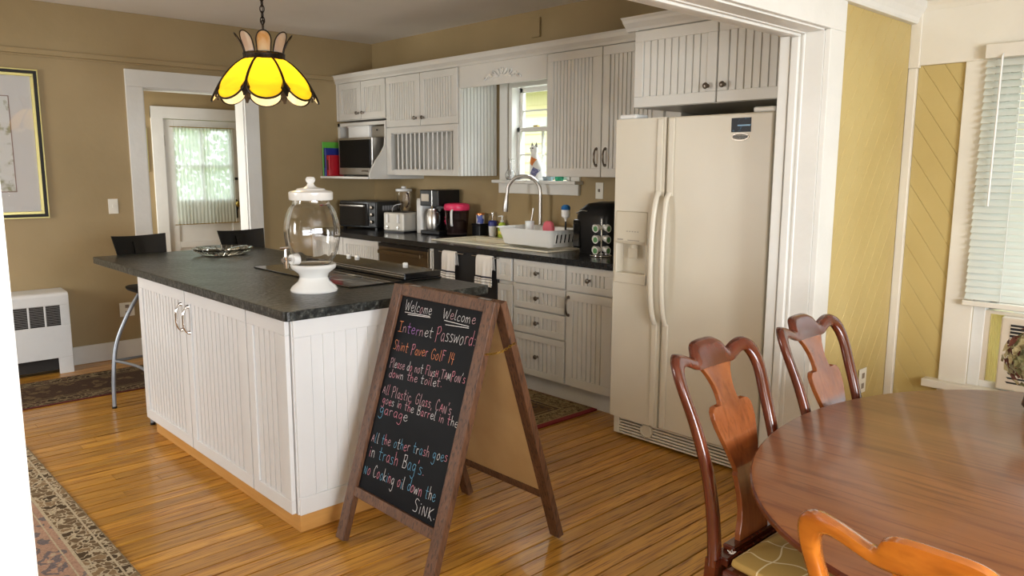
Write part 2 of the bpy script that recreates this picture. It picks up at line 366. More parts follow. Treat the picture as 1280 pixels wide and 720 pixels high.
def thing(name, label, cat, loc=(0, 0, 0), rz=0, group=None):
    o = bpy.data.objects.new(name, None); col.objects.link(o); o.location = loc; o.rotation_euler = (0, 0, rz)
    o['label'] = label; o['category'] = cat
    if group: o['group'] = group
    o.empty_display_size = .1
    ORG[o] = Vector(loc); return o
def tag(o, label, cat, group=None):
    o['label'] = label; o['category'] = cat
    if group: o['group'] = group
    return o
def struct(o): o['kind'] = 'structure'; return o
def dup(root, loc, rz, label):
    r = root.copy(); col.objects.link(r); r.location = loc; r.rotation_euler = (0, 0, rz); r['label'] = label
    for ch in root.children:
        c = ch.copy(); col.objects.link(c); c.parent = r
        for g in ch.children:
            d = g.copy(); col.objects.link(d); d.parent = c
    return r
def box_obj(name, b, m_, parent=None, bevel=0): return MB().box(*b).build(name, m_, parent, bevel=bevel)

# ------------------------------------------------------------------ setting
XL, YS, ZC = -6.50, 4.25, 2.665          # left wall, sink wall, kitchen ceiling
XK, XD = -1.68, -1.49                    # kitchen and dining faces of the cased wall
JY, JY0, HZ = 3.11, .255, 2.055          # opening jambs and header
YD, ZD = 4.0, 2.27                       # dining window wall, dining ceiling
XE, YE, YK = 2.45, -1.65, -2.05
fl = struct(MB().box(XL-1.4, XE+.1, YK-.1, YS+.1, -.10, -.022).build('floor', 'gasket'))
# planks run parallel to the left wall
pw = .0805; x = XL+.004; row = 0; far = MB()
while x < XE:
    y = YK + random.uniform(0, .8)-.8; 
    while y < YS:
        ln = random.uniform(2.6, 4.6); y0, y1 = max(y, YK), min(y+ln, YS)
        if y1-y0 > .05:
            g = .0028+random.random()*.0018; dz = random.uniform(-.0012, .0008)
            if x < -.62 and y1 > -.3 and not (x > XD and y0 > 4):
                MB().box(x+g, x+pw-g, y0+.001, y1-.001, -.022, dz).build('plank', 'floor', fl)
            else: far.box(x+g, x+pw-g, y0+.001, y1-.001, -.022, 0)
        y += ln
    x += pw; row += 1
hx = XL-.02
while hx > XL-1.35:
    far.box(hx-pw+.002, hx, 1.6, 4.2, -.022, 0); hx -= pw
fo = far.build('plank_run', 'floor', fl); fo['kind'] = 'stuff'

# left wall with the hall doorway
DY0, DY1, DZ = 2.135, 2.955, 2.115
wl = MB(); wl.box(XL-.15, XL, YK, DY0, 0, ZC); wl.box(XL-.15, XL, DY1, YS, 0, ZC); wl.box(XL-.15, XL, DY0, DY1, DZ, ZC)
struct(wl.build('wall_left', 'tan'))
# frieze above the picture rail: a slightly proud skim
tr = MB(); tr.box(XL, XL+.006, YK, YS, 2.33, ZC-.001); 
struct(tr.build('trim_1', 'tan'))
tr = MB(); tr.box(XL, XL+.022, YK, 4.0, 2.292, 2.33); tr.box(XL, XL+.010, YK, 4.0, 2.278, 2.292)
struct(tr.build('trim_2', 'tan', bevel=.003))
# kitchen window opening in the sink wall
KX0, KX1, KZ0, KZ1 = -4.56, -3.90, 1.41, 2.16
wb = MB(); wb.box(XL-.15, KX0, YS, YS+.14, 0, ZC); wb.box(KX1, XD-.02, YS, YS+.14, 0, ZC); wb.box(KX0, KX1, YS, YS+.14, 0, KZ0); wb.box(KX0, KX1, YS, YS+.14, KZ1, ZC)
struct(wb.build('wall_back', 'tan'))
struct(MB().box(XL-.15, XK+.1, YK-.1, YS+.1, ZC, ZC+.08).build('ceiling', 'ceil'))
struct(MB().box(XD-.1, XE+.1, YE-.1, YD+.1, ZD, ZD+.08).build('ceiling_dining', 'cream'))
# cased wall between kitchen and dining room
wm = MB(); wm.box(XK, XD, JY, YS, 0, ZC); wm.box(XK, XD, YK, JY0, 0, ZC); wm.box(XK, XD, JY0, JY, HZ, ZC)
struct(wm.build('wall_middle', 'white'))
# unseen shell with windows
def wall_holes_y(y0, y1, x0, x1, z1, holes, name, m_):
    b = MB(); xs = x0
    for (a, c, zb, zt) in holes:
        b.box(xs, a, y0, y1, 0, z1); b.box(a, c, y0, y1, 0, zb); b.box(a, c, y0, y1, zt, z1); xs = c
    b.box(xs, x1, y0, y1, 0, z1); return struct(b.build(name, m_))
wall_holes_y(YE-.12, YE, XD-.05, XE+.1, ZD+.05, [(-.2, .9, .75, 2.0)], 'wall_south', 'gold')
wall_holes_y(YK-.12, YK, XL-.15, XK+.1, ZC, [(-5.5, -4.3, .8, 2.2)], 'wall_front', 'tan')
b = MB(); b.box(XE, XE+.12, YE, -.8, 0, ZD+.05); b.box(XE, XE+.12, .5, .7, 0, ZD+.05); b.box(XE, XE+.12, 2.0, YD, 0, ZD+.05)
b.box(XE, XE+.12, -.8, 2.0, 0, .75); b.box(XE, XE+.12, -.8, 2.0, 2.0, ZD+.05)
struct(b.build('wall_right', 'gold'))
n_w = 3
def frame_y(x0, x1, z0, z1, y, name):
    b = MB(); t = .05
    b.box(x0, x1, y-.04, y, z0, z0+t); b.box(x0, x1, y-.04, y, z1-t, z1); b.box(x0, x0+t, y-.04, y, z0, z1); b.box(x1-t, x1, y-.04, y, z0, z1)
    b.box(x0, x1, y-.03, y-.01, (z0+z1)/2-.02, (z0+z1)/2+.02); b.box((x0+x1)/2-.012, (x0+x1)/2+.012, y-.03, y-.01, z0, z1)
    return struct(b.build(name, 'white'))
frame_y(-.2, .9, .75, 2.0, YE-.02, 'window_3')
frame_y(-5.5, -4.3, .8, 2.2, YK-.02, 'window_5')
for nm, a, c in (('window_7', -.8, .5), ('window_8', .7, 2.0)):
    b = MB(); t = .05; X_ = XE+.03
    b.box(X_, X_+.04, a, c, .75, .8); b.box(X_, X_+.04, a, c, 1.95, 2.0); b.box(X_, X_+.04, a, a+t, .75, 2); b.box(X_, X_+.04, c-t, c, .75, 2); b.box(X_+.01, X_+.03, a, c, 1.36, 1.40)
    struct(b.build(nm, 'white'))

# dining face: white casing, golden diagonal boarding, crown
def clip(poly, x0, x1, z0, z1):
    def cut(P, ins, inter):
        out = []
        for i in range(len(P)):
            a, c = P[i-1], P[i]
            if ins(c):
                if not ins(a): out.append(inter(a, c))
                out.append(c)
            elif ins(a): out.append(inter(a, c))
        return out
    def ix(v): return lambda a, c: (v, a[1]+(c[1]-a[1])*(v-a[0])/(c[0]-a[0]))
    def iz(v): return lambda a, c: (a[0]+(c[0]-a[0])*(v-a[1])/(c[1]-a[1]), v)
    for ins, it in ((lambda p: p[0] >= x0-1e-9, ix(x0)), (lambda p: p[0] <= x1+1e-9, ix(x1)), (lambda p: p[1] >= z0-1e-9, iz(z0)), (lambda p: p[1] <= z1+1e-9, iz(z1))):
        if not poly: return []
        poly = cut(poly, ins, it)
    return poly
def diagonal(x0, x1, z0, z1, width, slope_sign, gap, axis, a, bb, parent):
    # strips at 45-60 degrees
    th = R(56)*slope_sign; d = (math.cos(th), math.sin(th)); n = (-d[1], d[0])
    c = ((x0+x1)/2, (z0+z1)/2); k = -40
    for k in range(-40, 41):
        o0 = k*width+gap/2; o1 = (k+1)*width-gap/2; L_ = 5
        poly = [(c[0]+n[0]*o0-d[0]*L_, c[1]+n[1]*o0-d[1]*L_), (c[0]+n[0]*o0+d[0]*L_, c[1]+n[1]*o0+d[1]*L_), (c[0]+n[0]*o1+d[0]*L_, c[1]+n[1]*o1+d[1]*L_), (c[0]+n[0]*o1-d[0]*L_, c[1]+n[1]*o1-d[1]*L_)]
        P = clip(poly, x0, x1, z0, z1)
        if len(P) < 3: continue
        ar = abs(sum(P[i][0]*P[i-1][1]-P[i-1][0]*P[i][1] for i in range(len(P))))/2
        if ar < 1e-4: continue
        MB().prism(P, a, bb, axis).build('board', 'gold', parent, bevel=.0015, seg=1)
wdm = struct(MB().box(XD, XD+.004, 3.245, YD, 0, 2.26).build('wall_dining', 'gold'))
diagonal(3.245, 3.97, 0.0, 2.175, .083, 1, .0012, 'x', XD+.004, XD+.007, wdm)
cas = MB(); cas.box(XD, XD+.024, JY, 3.245, 0, HZ+.0); cas.box(XD, XD+.024, JY0-.14, 3.245, HZ, ZD); cas.box(XD, XD+.024, JY0-.14, JY0, 0, HZ)
struct(cas.build('trim_3', 'white', bevel=.003))
# jamb lining + stops
jb = MB()
jb.box(XK+.05, XD, JY-.006, JY, 0, HZ); jb.box(XK+.05, XD, JY0, JY0+.006, 0, HZ); jb.box(XK+.05, XD, JY0, JY, HZ-.006, HZ)
struct(jb.build('trim_4', 'white'))
for i, (xa, xb_, h) in enumerate(((XK+.001, XK+.048, .010), (XK+.055, XK+.090, .018), (XK+.097, XK+.112, .010))):
    b = MB(); b.box(xa, xb_, JY-h, JY, 0, HZ-h); b.box(xa, xb_, JY0, JY0+h, 0, HZ-h); b.box(xa, xb_, JY0, JY, HZ-h, HZ)
    struct(b.build('trim_%d' % (5+i), 'white', bevel=.005, seg=3))
# crown in the dining room
def crown(x0, x1, y0, y1, name): pass
cr = MB(); prof = [(0, 2.175), (.012, 2.175), (.018, 2.185), (.022, 2.20), (.035, 2.225), (.050, 2.245), (.056, 2.27), (0, 2.27)]
cr.prism([(YD-p, z) for p, z in prof], XD, XE, 'x'); 
struct(MB().prism([(XD+p+.02, z) for p, z in prof]+[(XD, 2.27), (XD, 2.175)], 3.1, YD, 'y').build('trim_8', 'white', bevel=.002))
# dining window wall (plane Y = 4)
WX0, WX1, WZ0, WZ1 = -1.12, -.10, .50, 2.00
b = MB(); b.box(XD, WX0, YD, YD+.12, 0, ZD); b.box(WX1, XE, YD, YD+.12, 0, ZD); b.box(WX0, WX1, YD, YD+.12, 0, WZ0); b.box(WX0, WX1, YD, YD+.12, WZ1, ZD)
wdw = struct(b.build('wall_window', 'gold'))
diagonal(-1.445, -1.235, .0, 1.985, .080, -1, .0012, 'y', YD-.003, YD, wdw)
b = MB(); b.box(WX1+.1, XE, YD-.008, YD, 0, 2.0); struct(b.build('trim_9', 'gold'))
b = MB(); b.box(-1.445, XE, YD-.022, YD, 1.985, 2.235); b.box(-1.485, -1.437, YD-.03, YD, 1.975, 2.235); struct(b.build('trim_10', 'cream', bevel=.003))
b = MB(); b.box(-1.485, -1.445, YD-.026, YD, 0, 1.975); struct(b.build('trim_11', 'cream', bevel=.004))
struct(MB().prism([(YD-p, z) for p, z in ((0, 2.232), (.026, 2.232), (.034, 2.25), (.05, 2.27), (0, 2.27))], XD, XE, 'x').build('trim_12', 'cream'))
b = MB(); b.box(-1.238, WX0, YD-.020, YD, .47, 1.985); b.box(WX1, WX1+.11, YD-.020, YD, .47, 1.985); struct(b.build('trim_13', 'cream', bevel=.003))
b = MB(); b.box(-1.30, WX1+.16, YD-.06, YD, .465, .502); b.box(-1.24, WX1+.1, YD-.02, YD, .37, .465); struct(b.build('trim_14', 'cream', bevel=.004))
win2 = MB(); win2.box(WX0, WX0+.05, YD, YD+.10, WZ0, WZ1); win2.box(WX1-.05, WX1, YD, YD+.10, WZ0, WZ1); win2.box(WX0+.05, WX1-.05, YD, YD+.1, WZ1-.05, WZ1); win2.box(WX0+.05, WX1-.05, YD, YD+.1, WZ0, WZ0+.03)
win2.box(WX0+.05, WX1-.05, YD+.05, YD+.08, .86, .90); win2.box(WX0+.05, WX1-.05, YD+.05, YD+.08, 1.40, 1.45)
win2.box(WX0+.05, WX0+.085, YD+.05, YD+.08, .86, WZ1); win2.box(WX1-.085, WX1-.05, YD+.05, YD+.08, .86, WZ1)
w2 = struct(win2.build('window_2', 'white', bevel=.003))
MB().box(WX0+.085, WX1-.085, YD+.063, YD+.067, .90, 1.95).build('pane', 'pane', w2)

# kitchen window
k = MB(); y0 = YS
k.box(KX0-.10, KX0-.015, YS-.02, YS, KZ0-.01, KZ1+.10); k.box(KX1+.015, KX1+.10, YS-.02, YS, KZ0-.01, KZ1+.10); k.box(KX0-.10, KX1+.10, YS-.02, YS, KZ1+.015, KZ1+.10)
struct(k.build('trim_15', 'white', bevel=.003))
k = MB(); k.box(KX0-.12, KX1+.12, YS-.09, YS+.09, KZ0-.025, KZ0); k.box(KX0-.10, KX1+.10, YS-.03, YS, KZ0-.105, KZ0-.025)
struct(k.build('trim_16', 'white', bevel=.005))
k = MB(); k.box(KX0, KX0+.035, YS-.012, YS+.13, KZ0, KZ1); k.box(KX1-.035, KX1, YS-.012, YS+.13, KZ0, KZ1); k.box(KX0+.035, KX1-.035, YS-.012, YS+.13, KZ1-.04, KZ1)
w1 = struct(k.build('window_1', 'white', bevel=.003))
ZM = 1.80
def sash(x0, x1, z0, z1, y, mz, mx):
    t = .034; s = MB()
    s.box(x0, x1, y, y+.03, z0, z0+t); s.box(x0, x1, y, y+.03, z1-t, z1); s.box(x0, x0+t, y, y+.03, z0, z1); s.box(x1-t, x1, y, y+.03, z0, z1)
    o = s.build('sash', 'white', w1, bevel=.002)
    q = MB()
    for z in mz: q.box(x0+t, x1-t, y+.005, y+.025, z-.006, z+.006)
    for xx in mx: q.box(xx-.006, xx+.006, y+.006, y+.024, z0+t, z1-t)
    q.build('muntin', 'white', o)
    MB().box(x0+t, x1-t, y+.013, y+.017, z0+t, z1-t).build('pane', 'pane', o)
sash(KX0+.035, KX1-.035, ZM-.017, KZ1-.04, YS+.075, [1.945], [-4.02])
so = sash(KX0+.035, KX1-.035, KZ0+.005, ZM+.017, YS+.045, [1.605], [-4.25])
MB().box(-4.32, -4.27, YS+.02, YS+.045, ZM+.017, ZM+.028).build('sash_lock', 'brass', w1, bevel=.003)

# doorway casing, baseboard
b = MB(); b.box(XL, XL+.022, DY0-.125, DY0, 0, DZ); b.box(XL, XL+.022, DY1, DY1+.125, 0, DZ); b.box(XL, XL+.024, DY0-.125, DY1+.125, DZ, DZ+.13)
b.box(XL-.15, XL, DY0-.004, DY0+.012, 0, DZ); b.box(XL-.15, XL, DY1-.012, DY1+.004, 0, DZ); b.box(XL-.15, XL, DY0, DY1, DZ-.012, DZ+.004)
struct(b.build('trim_17', 'white', bevel=.003))
b = MB(); b.box(XL, XL+.018, YK, DY0-.125, 0, .14); b.box(XL, XL+.018, DY1+.125, 3.5, 0, .14)
struct(b.build('baseboard_left', 'white', bevel=.004))
# hall beyond
HXW = -7.70
HD0, HD1, HDZ = 2.695, 3.45, 1.955
b = MB(); b.box(HXW-.12, HXW, 1.6, HD0, 0, 2.5); b.box(HXW-.12, HXW, HD1, 4.2, 0, 2.5); b.box(HXW-.12, HXW, HD0, HD1, HDZ, 2.5)
struct(b.build('wall_hall', 'tan'))
b = MB(); b.box(HXW-.1, -7.42, 1.5, 1.6, 0, 2.5); b.box(-6.82, XL-.15, 1.5, 1.6, 0, 2.5); b.box(-7.42, -6.82, 1.5, 1.6, 0, .8); b.box(-7.42, -6.82, 1.5, 1.6, 2.0, 2.5); b.box(HXW-.1, XL-.15, 4.2, 4.3, 0, 2.5); struct(b.build('wall_hall_side', 'tan'))  # unseen side wall, its opening added to let the fill lamp in
struct(MB().box(HXW-.12, XL-.15, 1.5, 4.3, 2.5, 2.56).build('ceiling_hall', 'ceil'))
b = MB(); b.box(HXW, HXW+.022, HD0-.11, HD0, 0, HDZ+.11); b.box(HXW, HXW+.022, HD1, HD1+.11, 0, HDZ+.11); b.box(HXW, HXW+.024, HD0-.11, HD1+.11, HDZ, HDZ+.11)
struct(b.build('trim_18', 'white', bevel=.003))
d = MB(); gx0, gx1, gz0, gz1 = HD0+.10, HD1-.12, 1.19, 1.86; X0, X1 = HXW-.045, HXW-.005
d.box(X0, X1, HD0+.004, gx0, 0.01, HDZ-.005); d.box(X0, X1, gx1, HD1-.004, .01, HDZ-.005); d.box(X0, X1, gx0, gx1, gz1, HDZ-.005)
d.box(X0, X1, gx0, gx1, .98, gz0); d.box(X0, X1, gx0, gx1, .01, .25); d.box(X0+.012, X1-.014, gx0, gx1, .25, .72); d.box(X0, X1, gx0, gx1, .72, .78); d.box(X0+.012, X1-.014, gx0, gx1, .78, .98)
door = struct(d.build('door_1', 'white', bevel=.003))
MB().box(X0+.018, X0+.022, gx0, gx1, gz0, gz1).build('pane', 'pane', door)
q = MB(); q.box(X0+.005, X1-.005, (gx0+gx1)/2-.02, (gx0+gx1)/2+.01, gz0, gz1); q.box(X0+.005, X1-.005, gx0, gx1, 1.50, 1.525); q.build('muntin', 'white', door)
q = MB(); q.prism([(HD1-.075+.022*math.cos(a), 1.12+.06*math.sin(a)) for a in [i*math.pi/8 for i in range(16)]], X1, X1+.006, 'x'); q.box(X1, X1+.006, HD1-.085, HD1-.065, .99, 1.08); q.box(X1, X1+.015, HD1-.10, HD1-.05, 1.375, 1.40)
q.build('lock_plate', 'blackmat', door)
kn = MB(xf=lambda a, b_, c: (X1+c, HD1-.075+a, 1.135+b_)); kn.lathe([(.010, 0), (.010, .03), (.026, .04), (.030, .055), (.022, .07), (.004, .074)], 20); kn.build('door_knob', 'brass', door, smooth=40)
q = MB()
for zz in (.4, 1.75): q.box(X1, X1+.008, HD0+.001, HD0+.012, zz-.05, zz+.05)
q.build('hinge', 'steel', door)
# sheer curtain gathered between two rods
cu = thing('door_curtain', 'sheer white gathered curtain over the glass of the hall door', 'curtain', (HXW+.02, 3.05, .93))
def sheet(name, y0, y1, z0, z1, x, amp, waves, mat_, parent, pinch=None, ny=120, nz=14):
    vs = []; fs = []
    for j in range(nz+1):
        t = j/nz; z = z0+(z1-z0)*t; sq = pinch(t) if pinch else 1
        for i in range(ny+1):
            s_ = i/ny; yc = (y0+y1)/2; yy = yc+(y0+(y1-y0)*s_-yc)*sq
            vs.append((x+amp*math.sin(waves*2*math.pi*s_+.6*math.sin(7*s_+2*t))*(.6+.4*math.sin(13*s_)), yy, z))
    for j in range(nz):
        for i in range(ny): a = j*(ny+1)+i; fs.append((a, a+1, a+ny+2, a+ny+1))
    b_ = MB(); b_.add(vs, fs); return b_.build(name, mat_, parent, smooth=80)
sheet('fabric', gx0-.02, gx1+.03, .945, 1.885, HXW+.018, .007, 17, 'sheer', cu)
for zz in (.95, 1.882): MB().tube([(HXW+.02, gx0-.045, zz), (HXW+.02, gx1+.05, zz)], .004, 8).build('curtain_rod', 'brass', cu, smooth=50)
f_ = thing('hall_picture', 'narrow gold framed picture on the hall wall left of the door', 'picture', (HXW+.001, 2.46, 1.65))
MB().box(HXW+.001, HXW+.02, 2.38, 2.545, 1.46, 1.86).build('frame', 'goldleaf', f_, bevel=.004)
MB().box(HXW+.02, HXW+.022, 2.395, 2.53, 1.475, 1.845).build('print', 'blackmat', f_)

# ------------------------------------------------------------------ cabinetry helpers (faces look toward -Y)
def bead_panel(x0, x1, z0, z1, y, t=.0125, pitch=.030, xf=None):
    n = max(2, round((x1-x0)/pitch)); p = (x1-x0)/n; pts = [(x0, y+t), (x1, y+t)]; fr = []
    for i in range(n):
        a = x0+i*p; fr += [(a, y+.009), (a+.003, y+.009), (a+.0042, y), (a+p-.0042, y), (a+p-.003, y+.009)]
    fr.append((x1, y+.009))
    b_ = MB(xf); b_.prism(fr+pts[::-1], z0, z1, 'z'); return b_
def knob_at(x, y, z, parent, m_='pewter', xf=None):
    b_ = MB(xf=lambda a, b2, c: (x+a, y-c, z+b2)); b_.lathe([(.009, 0), (.007, .004), (.005, .012), (.013, .018), (.016, .024), (.013, .030), (.004, .033)], 16)
    return b_.build('knob', m_, parent, smooth=45)
def pull_at(x, y, z0, z1, parent, m_='pewter'):
    pts = smoothpath([(x, y, z0), (x, y-.014, z0+.006), (x+.002, y-.026, z0+.03), (x+.002, y-.028, (z0+z1)/2), (x+.002, y-.026, z1-.03), (x, y-.014, z1-.006), (x, y, z1)], 4)
    n = len(pts); rr = [.0035+.0035*math.sin(math.pi*i/(n-1)) if 3 < i < n-4 else .006 for i in range(n)]
    b_ = MB(); b_.tube(pts, rr, 8)
    for z in (z0, z1): b_.tube([(x, y, z), (x, y-.010, z)], [.011, .008], 10)
    return b_.build('handle', m_, parent, smooth=60)
def cab_door(parent, name, x0, x1, z0, z1, y, m_='cab', rail=.055, knob=None, pull=None, th=.020, pitch=.030, km='pewter'):
    g = .002; x0 += g; x1 -= g; z0 += g; z1 -= g
    d = MB(); d.box(x0, x1, y, y+th, z1-rail, z1); d.box(x0, x1, y, y+th, z0, z0+rail); d.box(x0, x0+rail, y, y+th, z0+rail, z1-rail); d.box(x1-rail, x1, y, y+th, z0+rail, z1-rail)
    # bevelled inner lip
    o = d.build(name, m_, parent, bevel=.0025)
    bead_panel(x0+rail, x1-rail, z0+rail, z1-rail, y+.0075, pitch=pitch).build('bead_panel', m_, o)
    if knob: knob_at(knob[0], y, knob[1], o, km)
    if pull: pull_at(pull[0], y, pull[1], pull[2], o, km)
    return o
def carcass(parent, x0, x1, y0, y1, z0, z1, m_='cab'): return MB().box(x0, x1, y0, y1, z0, z1).build('body', m_, parent, bevel=.002)
YF = 3.85; UB = .02
# upper left (two doors over the microwave shelf)
c1 = thing('wall_cabinet', 'short white two-door wall cabinet nearest the hall doorway, above the microwave', 'cabinet', (-6.1, YS, 1.92), group=None)
carcass(c1, XL+.001, -5.692, YF+UB, YS, 1.925, 2.262)
MB().box(XL+.001, -6.462, YF+.002, YF+UB, 1.925, 2.262).build('filler', 'cab', c1)
cab_door(c1, 'door', -6.455, -6.085, 1.93, 2.26, YF, knob=(-6.125, 1.985)); cab_door(c1, 'door', -6.08, -5.70, 1.93, 2.26, YF, knob=(-6.035, 1.985))
# upper middle with plate rack
c2 = thing('plate_rack_cabinet', 'white wall cabinet with two doors above an open plate rack', 'cabinet', (-5.2, YS, 1.44))
cb = MB(); cb.box(-5.69, -4.715, YF+UB, YS, 1.84, 2.262); cb.box(-5.69, -5.655, YF+UB-.005, YS, 1.44, 1.84); cb.box(-4.745, -4.715, YF+UB-.005, YS, 1.44, 1.84); cb.box(-5.655, -4.745, YF+UB-.005, YS, 1.44, 1.462); cb.box(-5.655, -4.745, YS-.012, YS-.002, 1.462, 1.84)
cb.build('body', 'cab', c2, bevel=.002)
fr = MB(); y_ = YF; fr.box(-5.688, -5.625, y_, y_+.018, 1.44, 1.838); fr.box(-4.775, -4.715, y_, y_+.018, 1.44, 1.838); fr.box(-5.625, -4.775, y_, y_+.018, 1.79, 1.838); fr.box(-5.625, -4.775, y_, y_+.018, 1.44, 1.483); fr.build('face_frame', 'cab', c2, bevel=.002)
for i in range(13):
    xx = -5.57+i*.0605
    MB().tube([(xx, YF+.04, 1.462), (xx, YF+.04, 1.83)], .0075, 10).build('dowel', 'cab', c2, smooth=50)
q = MB(); q.box(-5.655, -4.745, YF+.028, YF+.052, 1.475, 1.49); q.box(-5.655, -4.745, YF+.028, YF+.052, 1.785, 1.80); q.build('rack_rail', 'cab', c2)
cab_door(c2, 'door', -5.685, -5.205, 1.842, 2.26, YF, knob=(-5.255, 1.905), pitch=.033); cab_door(c2, 'door', -5.20, -4.72, 1.842, 2.26, YF, knob=(-5.15, 1.905), pitch=.033)
sp = MB(xf=lambda a, b_, c: (-4.7005-b_, a, c)); 
MB(xf=None)
bp = bead_panel(3.86, 4.24, 1.44, 2.262, 0, t=.0125, pitch=.035, xf=lambda a, b_, c: (-4.7005-b_, a, c)); bp.build('side_panel', 'cab', c2)
# open microwave shelf with scrolled bracket
c3 = thing('microwave_shelf', 'white open shelf unit with scrolled side bracket below the short cabinet', 'shelf', (-6.1, YS, 1.41))
q = MB(); q.box(XL+.001, -5.70, 3.66, YS, 1.405, 1.425); q.build('shelf_board', 'cab', c3, bevel=.003)
sc = [(YS, 1.405), (3.68, 1.405), (3.675, 1.44), (3.70, 1.50), (3.74, 1.56), (3.79, 1.62), (3.835, 1.69), (3.845, 1.78), (3.845, 1.905), (YS, 1.905)]
MB().prism(sc, -5.712, -5.693, 'x').build('side_bracket', 'cab', c3, bevel=.002)
q = MB(); q.box(XL+.001, -5.712, YF+.01, YF+.035, 1.875, 1.905); q.box(XL+.001, -6.462, YF+.01, YS, 1.425, 1.905); q.box(-6.462, -5.712, YS-.015, YS-.001, 1.425, 1.90); q.build('valance', 'cab', c3)
mw = thing('microwave', 'silver microwave oven with black door on the open shelf', 'microwave', (-6.05, 3.95, 1.425))
mb = MB(); mb.box(-6.33, -5.78, 3.76, 4.16, 1.437, 1.765); mb.build('body', 'steel', mw, bevel=.006)
mb = MB(); mb.box(-6.30, -5.80, 3.750, 3.76, 1.50, 1.745); mb.build('door', mat('microwave_glass', (.004, .004, .004), .25, spec=.15), mw, bevel=.003)
mb = MB(); mb.box(-6.30, -5.80, 3.748, 3.76, 1.452, 1.497); mb.build('control_strip', 'steel', mw)
for i in range(4): MB(xf=lambda a, b_, c: (-5.92+.028*i+a, 3.748-c, 1.474+b_)).lathe([(.008, 0), (.007, .006), (.001, .007)], 10).build('button', 'pewter', mw)
q = MB()
for xx in (-6.28, -5.83):
    for yy in (3.79, 4.1): q.lathe([(.012, 1.4255), (.012, 1.437)], 10, (xx, yy, 0))
q.build('feet', 'black', mw)
for (nm, lb, x0, x1, y0, y1, z1, mm, tl) in (('cutting_board', 'green flat board leaning at the left end of the microwave shelf', -6.485, -6.478, 3.68, 3.85, 1.735, 'green', 0),
                  ('binder', 'dark blue binder between the green board and the red case', -6.468, -6.44, 3.685, 3.85, 1.68, 'blue', 0), ('plastic_case', 'red plastic case with a slot, left of the microwave', -6.43, -6.385, 3.69, 3.85, 1.615, 'red', 0)):
    t = thing(nm, lb, nm.split('_')[-1], ((x0+x1)/2, (y0+y1)/2, 1.425))
    MB().box(x0, x1, y0, y1, 1.4255, z1).build('cover', mm, t, bevel=.003)
    if mm == 'red': MB().box(x0+.012, x1-.012, y0-.001, y0+.002, 1.48, 1.57).build('slot', 'blackmat', t)
    if mm == 'blue': MB().box(x0+.006, x1-.006, y0-.001, y0+.002, 1.50, 1.62).build('spine_label', 'blackmat', t)
# bin tops / panel above microwave
t = thing('storage_bin', 'pale grey plastic bin on top of the microwave at its left', 'bin', (-6.12, 4.0, 1.766)); MB().box(-6.32, -5.98, 3.86, 4.14, 1.7665, 1.87).build('bin_body', 'whiteplastic', t, bevel=.008); MB().box(-6.325, -5.975, 3.855, 4.145, 1.86, 1.872).build('lid', 'whiteplastic', t, bevel=.003)
t = thing('storage_bin', 'grey metal bin on top of the microwave at its right', 'bin', (-5.86, 4.0, 1.766)); MB().box(-5.96, -5.74, 3.88, 4.14, 1.7665, 1.865).build('bin_body', 'steel', t, bevel=.006); MB().tube([(-5.87, 3.878, 1.83), (-5.87, 3.870, 1.83)], .006, 8).build('button', 'black', t)

# valance over the sink
vl = thing('valance_board', 'white valance board with carved scroll ornament bridging the cabinets over the sink', 'valance', (-4.23, YF, 2.1))
MB().box(-4.700, -3.772, YF+.005, YF+.025, 2.10, 2.262).build('board', 'cab', vl, bevel=.002)
ap = MB(); cx, cz = -4.215, 2.178
def leafshape(px, pz, ang, ln, wd):
    n = 8; pts = []
    for i in range(n+1): t = i/n; pts.append((t*ln, wd*math.sin(math.pi*t)**.8))
    for i in range(n-1, 0, -1): t = i/n; pts.append((t*ln, -wd*math.sin(math.pi*t)**.8))
    c, s_ = math.cos(ang), math.sin(ang); P = [(px+a*c-b2*s_, pz+a*s_+b2*c) for a, b2 in pts]
    ap.prism(P, YF-.008, YF+.005, 'y')
for sgn in (-1, 1):
    for k_, (dx, dz, an, ln, wd) in enumerate(((.00, -.01, 70, .05, .011), (.02, -.015, 50, .06, .012), (.05, -.02, 35, .06, .012), (.08, -.018, 60, .045, .010), (.10, -.02, 15, .06, .010), (.145, -.012, -25, .05, .009), (.17, -.02, -45, .035, .010), (.06, -.02, -15, .05, .008), (.03, -.02, -5, .04, .008))):
        a_ = R(an) if sgn > 0 else math.pi-R(an); leafshape(cx+sgn*dx, cz+dz, a_, ln, wd)
    sp_ = [(cx+sgn*(.155+.018*math.cos(a)*(1-a/9)), YF-.002, cz-.028+.018*math.sin(a)*(1-a/9)) for a in [i*.5 for i in range(14)]]
    ap.tube(sp_, .004, 6)
ap.lathe([(.02, 0), (.018, .006), (.008, .012), (.001, .013)], 14) if False else None
ap.build('carved_ornament', 'white', vl, bevel=.002)
# crown along uppers
cp = [(YF+.02, 2.258), (YF-.004, 2.262), (YF-.010, 2.278), (YF-.030, 2.300), (YF-.036, 2.322), (YF-.044, 2.334), (YF+.02, 2.334)]
cw = thing('cabinet_crown', 'long white crown moulding along the top of the wall cabinets', 'moulding', (-4.8, YF, 2.26))
MB().prism(cp, XL+.001, -2.67, 'x').build('moulding', 'cab', cw)
MB().box(XL+.001, -2.67, YF+.02, YS, 2.262, 2.30).build('top_board', 'cab', cw)
